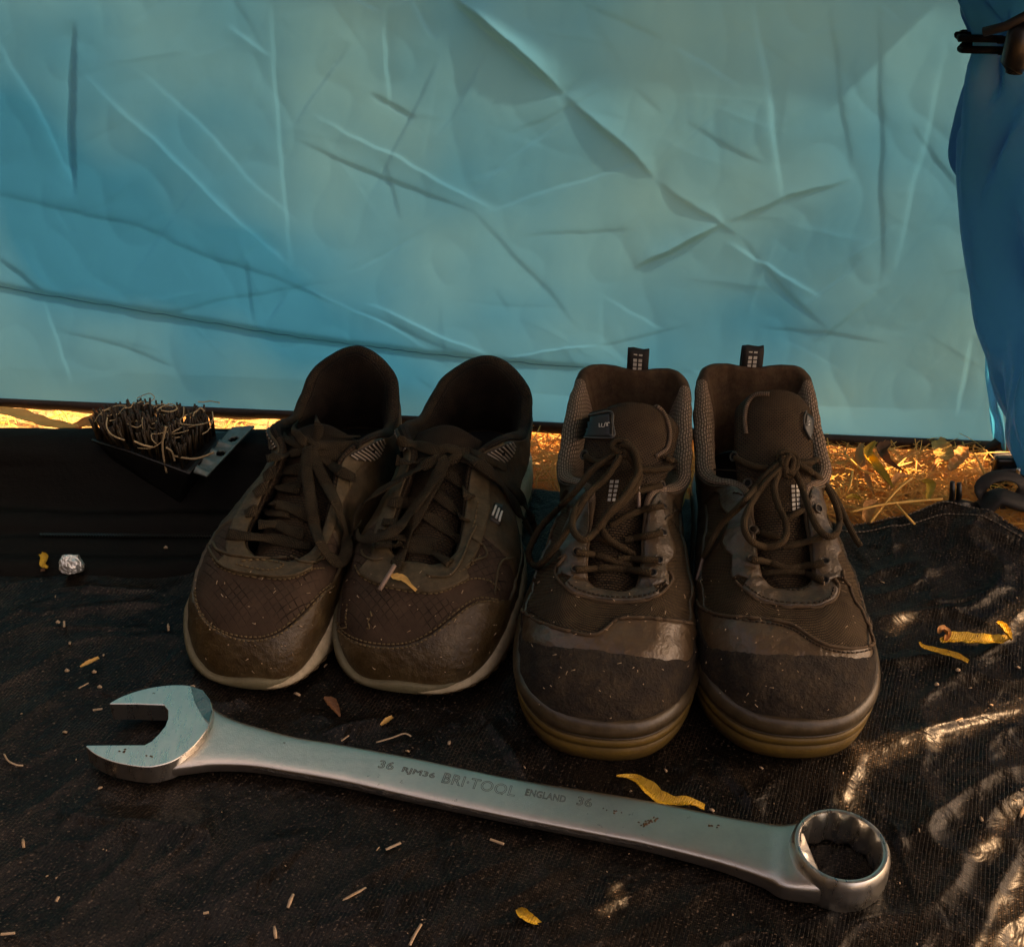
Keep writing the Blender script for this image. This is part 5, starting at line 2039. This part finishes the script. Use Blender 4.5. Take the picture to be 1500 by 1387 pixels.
def extras_WR(s):
    for (x, y) in ((1115, 839), (1207, 850), (1101, 819), (1208, 823), (1205, 785), (1103, 776), (1096, 708), (1076, 669), (1200, 670), (1198, 745)):
        eyelet(s, x, y)
    bd = s.patch([(1178, 604), (1188, 612), (1196, 622)], [(1177, 628), (1180, 636), (1185, 645)], M['badge'], 'badge', .0018, 12, 8)
    s.stitch([[(1178, 603), (1175, 618), (1179, 634), (1186, 645)]], 'badge_rim', M['aglet_dark'], .0006, solid=True, lift=.0016, parent=bd)
    s.stitch([[(1180, 620), (1182, 618)], [(1180, 624), (1182, 623)]], 'badge_lettering', M['reflect'], .0004, solid=True, lift=.002, parent=bd)
    refl_tag(s, [(1157, 710), (1171, 709), (1172, 748), (1159, 750)], 2, 6, s.root)
    mb = MB()
    r = random.Random(4)
    for q in range(26):
        x, y = r.gauss(1030, 11), r.gauss(606, 6)
        loc, nn, d, ok = s.hit(x, y)
        p = loc + nn * r.uniform(0, .004)
        pts = [p]
        dv = Vector((r.uniform(-1, 1), r.uniform(-1, .2), r.uniform(-.6, 1))).normalized()
        for k in range(4):
            dv = (dv + Vector((r.uniform(-1, 1), r.uniform(-1, 1), r.uniform(-1, 1))) * .7).normalized()
            p = p + dv * .0022
            pts.append(p)
        mb.tube(spline(np.array([tuple(v) for v in pts]), 12), r.uniform(.0004, .0008), 5)
    mb.build('frayed_threads', M['w_edge'], s.root)['kind'] = 'stuff'
    s.stitch([[(1128, 578), (1108, 579), (1096, 592), (1092, 612), (1094, 636)]], 'tongue_piping', M['w_knit'], .0014, solid=True)
    s.stitch([[(1022, 880), (1030, 892), (1060, 902), (1100, 905), (1140, 910), (1165, 918), (1190, 935), (1215, 946), (1250, 950), (1278, 944), (1288, 930),
               (1286, 900), (1280, 850), (1262, 815)],
              [(1078, 852), (1095, 868), (1120, 882), (1150, 888), (1190, 889), (1220, 880), (1228, 860), (1222, 848)]], 'raised_seam', M['w_edge'], .0011, solid=True)
    s.stitch([[(1045, 902), (1100, 910), (1140, 915), (1165, 924), (1190, 941), (1215, 952), (1250, 956), (1280, 950)],
              [(1084, 848), (1100, 863), (1122, 876), (1150, 882), (1190, 883), (1214, 876), (1221, 860)],
              [(1132, 846), (1142, 858), (1160, 864), (1180, 862), (1190, 852)], [(1182, 760), (1183, 800), (1184, 825)],
              [(1040, 690), (1060, 700), (1080, 712)], [(1215, 700), (1198, 690)], [(1242, 760), (1262, 800), (1278, 840), (1284, 890)],
              [(1050, 675), (1080, 690), (1112, 700)]], 'stitching', M['w_thread'], .0005)


M['aglet_dark'] = mat_simple('badge_rim_rubber', (0.10, 0.10, 0.09), None, 60, 0.4)

GW = 'pair of work shoes'
sWL = work_shoe((.0490, .5050, 0), R(-7.7), 'grey brown worn work shoe, with a long loose bow and badged tongue, beside the trainers', -1, laces_WL, extras_WL, None,
                dict(C=[(0, .066, .058), (0, .105, .069), (0, .145, .087), (.003, .172, .106), (.006, .192, .122), (.006, .199, .126)],
                     W=[.014, .018, .022, .029, .030, .018], tilt=-.12, tabx=.003), 1,
                dict(cap=[(752, 925), (770, 938), (820, 948), (880, 955), (940, 962), (1012, 968)],
                     seam=[(752, 880), (770, 898), (792, 912), (830, 924), (872, 930), (905, 908), (935, 905), (975, 908), (1013, 914)],
                     plate=[(820, 830), (830, 862), (860, 874), (895, 880), (930, 880), (965, 872), (984, 850)]))
sWR = work_shoe((.1650, .5060, 0), R(-1.2), 'grey brown worn work shoe with a neat bow, rightmost shoe of the row', 1, laces_WR, extras_WR, None,
                dict(C=[(0, .066, .058), (0, .105, .069), (0, .145, .087), (.001, .172, .106), (.002, .196, .124), (.002, .205, .130)],
                     W=[.014, .018, .022, .0255, .025, .016], tilt=.10, tabx=-.001), 2,
                dict(cap=[(1040, 950), (1075, 954), (1120, 960), (1180, 960), (1240, 962), (1288, 965)],
                     seam=[(1030, 892), (1060, 902), (1100, 905), (1140, 910), (1165, 918), (1190, 935), (1215, 946), (1250, 950), (1278, 944), (1286, 930)],
                     plate=[(1078, 852), (1095, 868), (1120, 882), (1150, 888), (1190, 889), (1220, 880), (1228, 860)]))
for s_ in (sWL, sWR):
    s_.root['group'] = GW


# ---- trainers
def trainer(loc, rz, label, laces, extras, shift, seed, seams):
    root = thing('trainer', label, 'shoe', loc, rz, 'pair of brown trainers')
    B = mirror_half([(0, .004, .007), (.026, .009, .008), (.0430, .029, .014), (.0500, .066, .025), (.0475, .110, .028), (.043, .150, .025),
                     (.0375, .190, .027), (.0355, .226, .028), (.025, .253, .028), (0, .264, .028)])
    T = mirror_half([(0, .060, .058), (.0110, .060, .058), (.0215, .068, .060), (.0250, .086, .063), (.0235, .114, .071), (.0225, .145, .082),
                     (.0365, .166, .086), (.0385, .210, .065), (.0310, .247, .084), (0, .261, .0985)])
    if shift:
        for i, dz in ((9, -.006), (8, -.004), (10, -.004)):
            T[i][2] += dz
    for i in range(18):
        k_ = (1.17 if shift else 1.10) if B[i][0] * (1 if shift else -1) > 0 else (1.0 if shift else .74)
        if B[i][1] < .14:
            B[i][0] *= k_
    for i, f in ((3, .4), (4, .8), (5, 1), (6, 1), (14, .4), (13, .8), (12, 1), (11, .6)):
        T[i][0] += shift * f
    K = mirror_half([(0, .028, .55, .000, .002), (0, .028, .55, .000, .002), (0, .028, .50, .001, .002), (0, .028, .44, .001, .002),
                     (0, .028, .40, -.002, .0025), (0, .030, .34, -.006, .004), (0, .026, .25, -.012, .007), (0, .018, .15, -.014, .009),
                     (0, .022, .10, -.02, .010), (0, .030, .10, -.02, .010)])
    K = [[k[1], .0030, k[2], k[3], k[4]] for k in K]
    s = Shoe(root, B, T, K, dent=.0013, seed=seed)
    um = lambda u: np.minimum(u % 1, 1 - u % 1)
    up = s.panel('upper', 0, 1, 0.0, 1.0, 0.0, M['s_vamp'], 340, 60, False, closed=True)
    vmud = s.uvline(up, seams['mud'])
    mud = s.panel('mudguard', -.245, .245, 0.0, vmud, .0019, M['s_nubuck'], 200, 24)
    for a, b in ((.185, .44), (-.44, -.185)):
        s.panel('side_panel', a, b, lambda u: .12 + 0 * u, .985, .0010, M['s_panel'], 90, 22)
    s.panel('heel_counter', .40, .60, 0.0, .80, .0015, M['s_nubuck'], 60, 18)
    vp0 = s.uvline(up, seams['plate'])
    vpl = lambda u: np.where(um(u) < .12, vp0(u), .80 - .10 * np.clip((um(u) - .12) / .10, 0, 1))
    plate = s.panel('eyestay', -.335, .335, vpl, 1.0, .0020, M['s_eyestay'], 220, 12)
    tg, tv, tp = s.tongue('tongue', [(shift * .2, .050, .050), (shift * .5, .09, .058), (shift, .130, .070), (shift * 1.2, .152, .081), (shift * 1.2, .166, .088),
                                     (shift * 1.2, .170, .089)],
                          [.018, .020, .022, .026, .024, .014], .30, M['s_rim'], .006)
    s.lining('collar_lining', .30, .70, M['s_lining'], 110)
    s.lining('throat_edge', -.301, .301, M['s_rim'], 120)
    us = np.linspace(0, 1, 90, endpoint=False)
    b = s.base(us)
    n2 = s.bnorm(us)
    mesh('insole', [(b[i][0] - n2[i][0] * .004, b[i][1] - n2[i][1] * .004, .030) for i in range(90)], [tuple(range(90))], M['insole'], root, local=True)
    # padded rim round the heel
    us = np.linspace(.33, .67, 90)
    t = s.S(us, np.ones(90), np.zeros(90))
    n2 = -s.tnorm(us)
    mb = MB()
    mb.tube([(t[i][0] + n2[i][0] * .003, t[i][1] + n2[i][1] * .003, t[i][2] + .0012) for i in range(90)],
            [.0042 * min(1, (min(i, 89 - i) + 3) / 12) for i in range(90)], 12)
    mb.uv = [(a * .026, b_) for a, b_ in mb.uv]
    mb.build('collar_rim', M['s_rim'], root, local=True)
    # sole
    hb = lambda u, bb: bb[:, 2] + .0015
    mid = lambda u, bb, z: .0045 + (hb(u, bb) - .0045) * z + .0024 * z * np.sin(np.where(u > .5, u - 1, u) * 42 + 1.0) * np.exp(-(um(u) / .09) ** 2)
    s.band('midsole', [(-.004, 0), (.0012, .0), (.0040, .12), (.0048, .45), (.0042, .8), (.0026, 1.0), (-.001, 1.04)], M['s_mid'], zfun=mid)
    s.band('outsole', [(-.014, .0004), (-.002, .0), (.0024, .0018), (.0046, .0044), (.0040, .0062), (.0, .0066)], M['s_out'],
           zfun=lambda u, bb, z: z + .0018 * np.exp(-bb[:, 1] / .02),
           outfun=lambda u: 1 + .10 * np.sign(np.sin(u * 2 * math.pi * 60)))
    s.band('toe_lip', [(.0040, .05), (.0056, .25), (.0060, .80), (.0056, 1.25), (.0042, 1.38), (.0020, 1.34), (-.002, 1.2)], M['s_lip'],
           zfun=mid, u0=-.155, u1=.075, nu=90,
           outfun=lambda u: np.sqrt(np.clip((u + .155) / .02, 0, 1) * np.clip((.075 - u) / .07, 0, 1)))
    s.make_tree([up, mud, plate, tg])
    extras(s)
    laces(s)
    return s


FW = .0040


def flat_add(s, lst):
    def add(px, lift=0.0, lf=None, w=FW, tw=0.25):
        o, p = s.cord(px, w, M['s_lace'], 'lace', lift, .24, liftfun=lf, twist=tw, n_side=12)
        lst.append(o)
    return add


def laces_SL(s):
    lc = []
    add = flat_add(s, lc)
    add([(333, 782), (360, 785), (400, 789), (430, 796), (455, 800)])
    add([(378, 768), (405, 768), (425, 778), (445, 783)], .001)
    add([(358, 752), (380, 747), (402, 750), (425, 752)], .001)
    add([(398, 738), (420, 742), (440, 750), (458, 760)], .002)
    add([(372, 724), (395, 712), (420, 714), (440, 716)], .001)
    add([(386, 699), (405, 690), (425, 688), (442, 688)], .001)
    add([(390, 672), (410, 668), (432, 662), (448, 656)], .002)
    add([(404, 634), (420, 641), (434, 648), (448, 653)], .003)
    add([(520, 700), (498, 690), (480, 675), (462, 660)], .002)
    add([(505, 668), (488, 667), (472, 662), (456, 656)], .003)
    add([(528, 651), (500, 655), (478, 652), (456, 650)], .004)
    add([(481, 637), (505, 639), (528, 639)], .003, None, .0013, 0)
    # upper bow loop
    add([(452, 652), (440, 642), (433, 630), (436, 616), (444, 609), (456, 611), (466, 618), (466, 634), (456, 650)], .004, lift_arch(.005), .0034)
    # long loop hanging down the right
    add([(450, 655), (449, 690), (455, 730), (461, 770), (472, 800), (486, 818), (500, 822), (508, 806), (507, 780), (496, 745), (480, 712), (466, 685),
         (455, 658)], .004, lift_arch(.005))
    add([(446, 658), (441, 680), (439, 700), (438, 714)], .003, None, .0014, 0)
    # knot
    add([(442, 646), (450, 643), (460, 648), (462, 658), (452, 664), (443, 658)], .005, None, .0030)


def laces_SR(s):
    lc = []
    add = flat_add(s, lc)
    add([(548, 798), (575, 797), (600, 802), (630, 808), (660, 824)], 0)
    add([(552, 782), (580, 786), (610, 792), (640, 797)], .001)
    add([(621, 752), (640, 765), (658, 778), (674, 792)], .001)
    add([(560, 764), (585, 766), (605, 770)], .001)
    add([(634, 720), (650, 732), (668, 748), (681, 761)], .002)
    add([(570, 735), (590, 736), (612, 738)], .001)
    add([(652, 692), (668, 702), (682, 717), (689, 731)], .002)
    add([(580, 674), (600, 677), (618, 678), (636, 677)], .002)
    add([(581, 645), (605, 650), (628, 657), (650, 664)], .004)
    # left bow loop
    add([(650, 668), (630, 678), (606, 690), (578, 706), (552, 722), (530, 740), (519, 760), (519, 778), (530, 787), (553, 787), (578, 776), (600, 752),
         (622, 724), (640, 696), (652, 674)], .004, lift_arch(.006))
    # lace end over the toe
    add([(654, 672), (646, 690), (634, 714), (622, 738), (610, 758), (600, 776), (592, 800), (584, 818), (578, 829)], .006, lambda t: -.004 * t)
    aglet(s, (578, 828), (556, 864), lc[-1], .0015)
    # right bow loop falling to the gap
    add([(660, 664), (684, 668), (706, 682), (728, 700), (742, 720), (756, 742), (768, 762), (778, 780), (785, 792)], .003, lift_arch(.004), .0046)
    add([(662, 668), (690, 676), (715, 692), (738, 704), (758, 722), (772, 745), (782, 768), (787, 788)], .001, lift_arch(.002), .0046)
    add([(662, 662), (690, 662), (715, 672), (742, 686)], .004, None, .0028)
    add([(645, 660), (655, 656), (666, 660), (668, 670), (656, 676), (646, 670)], .006, None, .0036)


def insert(s, uc, du, vlo, n):
    """ribbed pale insert at the top eyelet"""
    vf = lambda u: .985 - (.985 - vlo) * np.sqrt(np.clip(1 - ((u - uc) / du) ** 2, 0.02, 1))
    p = s.panel('eyelet_insert', uc - du, uc + du, vf, .985, .0030, M['s_insert'], 24, 12)
    mb = MB()
    us = np.linspace(uc - du * .88, uc + du * .88, n)
    for u in us:
        lo = float(vf(np.array(u)))
        vs = np.linspace(lo + .012, .972, 9)
        q = s.S(np.full(9, u), vs, np.full(9, .0034))
        mb.tube(q, .0006, 6)
    mb.build('rib', M['s_rib'], p, local=True)
    c = s.S(np.array([uc]), np.array([.5 * (vlo + .985)]), np.array([.0040]))[0]
    nn = Vector(s.N(np.array([uc]), np.array([.9]))[0])
    a = nn.orthogonal().normalized()
    b = nn.cross(a)
    mb = MB()
    mb.add([Vector(c) + (a * math.cos(t) + b * math.sin(t)) * .0017 for t in np.linspace(0, 2 * math.pi, 12, endpoint=False)], [tuple(range(12))])
    mb.build('eyelet', M['insole'], p, False, local=True)


def extras_SL(s):
    insert(s, .316, .033, .62, 10)
    insert(s, .684, .031, .66, 8)
    s.stitch([[(286, 862), (290, 885), (302, 908), (325, 924), (355, 932), (385, 932), (410, 922), (440, 898), (468, 868), (485, 855)],
              [(284, 866), (289, 892), (303, 914), (327, 929), (356, 938), (386, 937), (412, 927), (444, 902), (472, 871), (490, 858)],
              [(345, 826), (370, 832), (395, 835), (414, 829), (410, 824), (380, 820), (350, 822)],
              [(305, 800), (318, 828), (345, 840), (395, 847), (430, 846), (455, 834), (475, 832)]], 'stitching', M['stitch_tan'], .00055)
    s.stitch([[(313, 795), (318, 805), (335, 812), (348, 814)], [(425, 815), (440, 822), (460, 823), (476, 815)], [(348, 814), (380, 818), (420, 817)],
              [(304, 798), (320, 824), (345, 836), (398, 844), (432, 842), (457, 831)]],
             'panel_edge', M['s_eyestay'], .0010, solid=True)
    s.stitch([[(550, 670), (542, 690), (515, 700), (512, 720), (500, 755)], [(560, 700), (545, 720), (530, 735)]], 'stitching', M['stitch_tan'], .0005, solid=True)


def extras_SR(s):
    insert(s, .316, .033, .62, 10)
    insert(s, .684, .031, .66, 8)
    s.stitch([[(487, 878), (490, 905), (505, 926), (530, 938), (560, 943), (590, 942), (615, 934), (645, 915), (675, 890), (700, 876), (730, 878)],
              [(484, 882), (488, 911), (504, 932), (530, 944), (560, 949), (592, 948), (617, 940), (648, 920), (678, 895), (702, 881), (730, 882)],
              [(520, 828), (530, 845), (560, 858), (600, 867), (640, 868), (668, 858), (690, 848), (715, 850), (732, 865)],
              [(700, 735), (695, 765), (684, 800), (670, 830), (655, 842)], [(742, 770), (740, 800), (742, 818)]], 'stitching', M['stitch_tan'], .00055)
    s.stitch([[(530, 806), (534, 815), (548, 820), (560, 818)], [(625, 842), (640, 845), (660, 842), (676, 820), (688, 790), (697, 770)],
              [(692, 788), (708, 800), (712, 815), (690, 822)], [(724, 870), (728, 840), (735, 822), (750, 818)]],
             'panel_edge', M['s_eyestay'], .0009, solid=True)
    s.stitch([[(735, 648), (744, 672), (738, 700)], [(750, 640), (748, 668), (742, 690)], [(790, 680), (770, 690), (756, 712), (748, 740)],
              [(672, 838), (690, 828), (704, 812)]], 'stitching', M['stitch_tan'], .0005)
    # side badge with pale bars
    mb = []
    bp = s.patch([(722, 738), (735, 742)], [(716, 763), (732, 772)], M['s_insert'], 'side_badge', .0022, 8, 6)
    s.stitch([[(724, 744), (719, 758)], [(728, 748), (724, 762)], [(732, 752), (728, 766)]], 'side_bar', M['reflect'], .0008, solid=True, lift=.002, parent=bp)


M['s_lip'] = mat_simple('dirty_toe_rubber', (0.20, 0.17, 0.10), (0.11, 0.10, 0.055), 60, 0.6, 0.0006, 300, dust=0.4)
M['stitch_tan'] = mat_simple('tan_thread', (0.20, 0.13, 0.06), None, 80, 0.8)
sSL = trainer((-.1620, .5650, 0), R(-10.8), 'brown worn trainer, leftmost shoe, its long lace loop hanging to the right', laces_SL, extras_SL, 0.0, 3,
              dict(mud=[(280, 850), (286, 868), (291, 889), (304, 911), (326, 927), (356, 935), (386, 935), (412, 925), (442, 900), (470, 870), (488, 852)],
                   plate=[(305, 800), (320, 826), (345, 840), (398, 847), (432, 846), (457, 834), (472, 825)]))
sSR = trainer((-.0725, .5625, 0), R(-12.5), 'brown worn trainer with a small yellow leaf on its toe, second shoe from the left', laces_SR, extras_SR, -.006, 4,
              dict(mud=[(484, 872), (488, 895), (504, 929), (530, 941), (560, 946), (591, 945), (616, 937), (647, 917), (677, 892), (701, 878), (730, 880), (745, 882)],
                   plate=[(520, 828), (530, 845), (560, 858), (600, 867), (640, 868), (668, 858), (690, 846)]))

# pale little leaf resting on the second trainer's toe
pp = []
for (x, y) in ((574, 847), (582, 850), (592, 852), (602, 861), (610, 869)):
    loc, nn, d, ok = sSR.hit(x, y)
    pp.append(loc + nn * .003)
leaf('fallen_leaf', pp, [.0010, .0026, .0022, .0010, .0010], M['leaf_pale'], 'small pale leaf lying on the toe of the second trainer', None, .35, 0)

specks(sSL, (275, 840, 500, 985), 45, 1)
specks(sSR, (480, 840, 740, 990), 55, 2)
specks(sWL, (750, 840, 1020, 1060), 60, 3)
specks(sWR, (1030, 840, 1290, 1060), 60, 4)
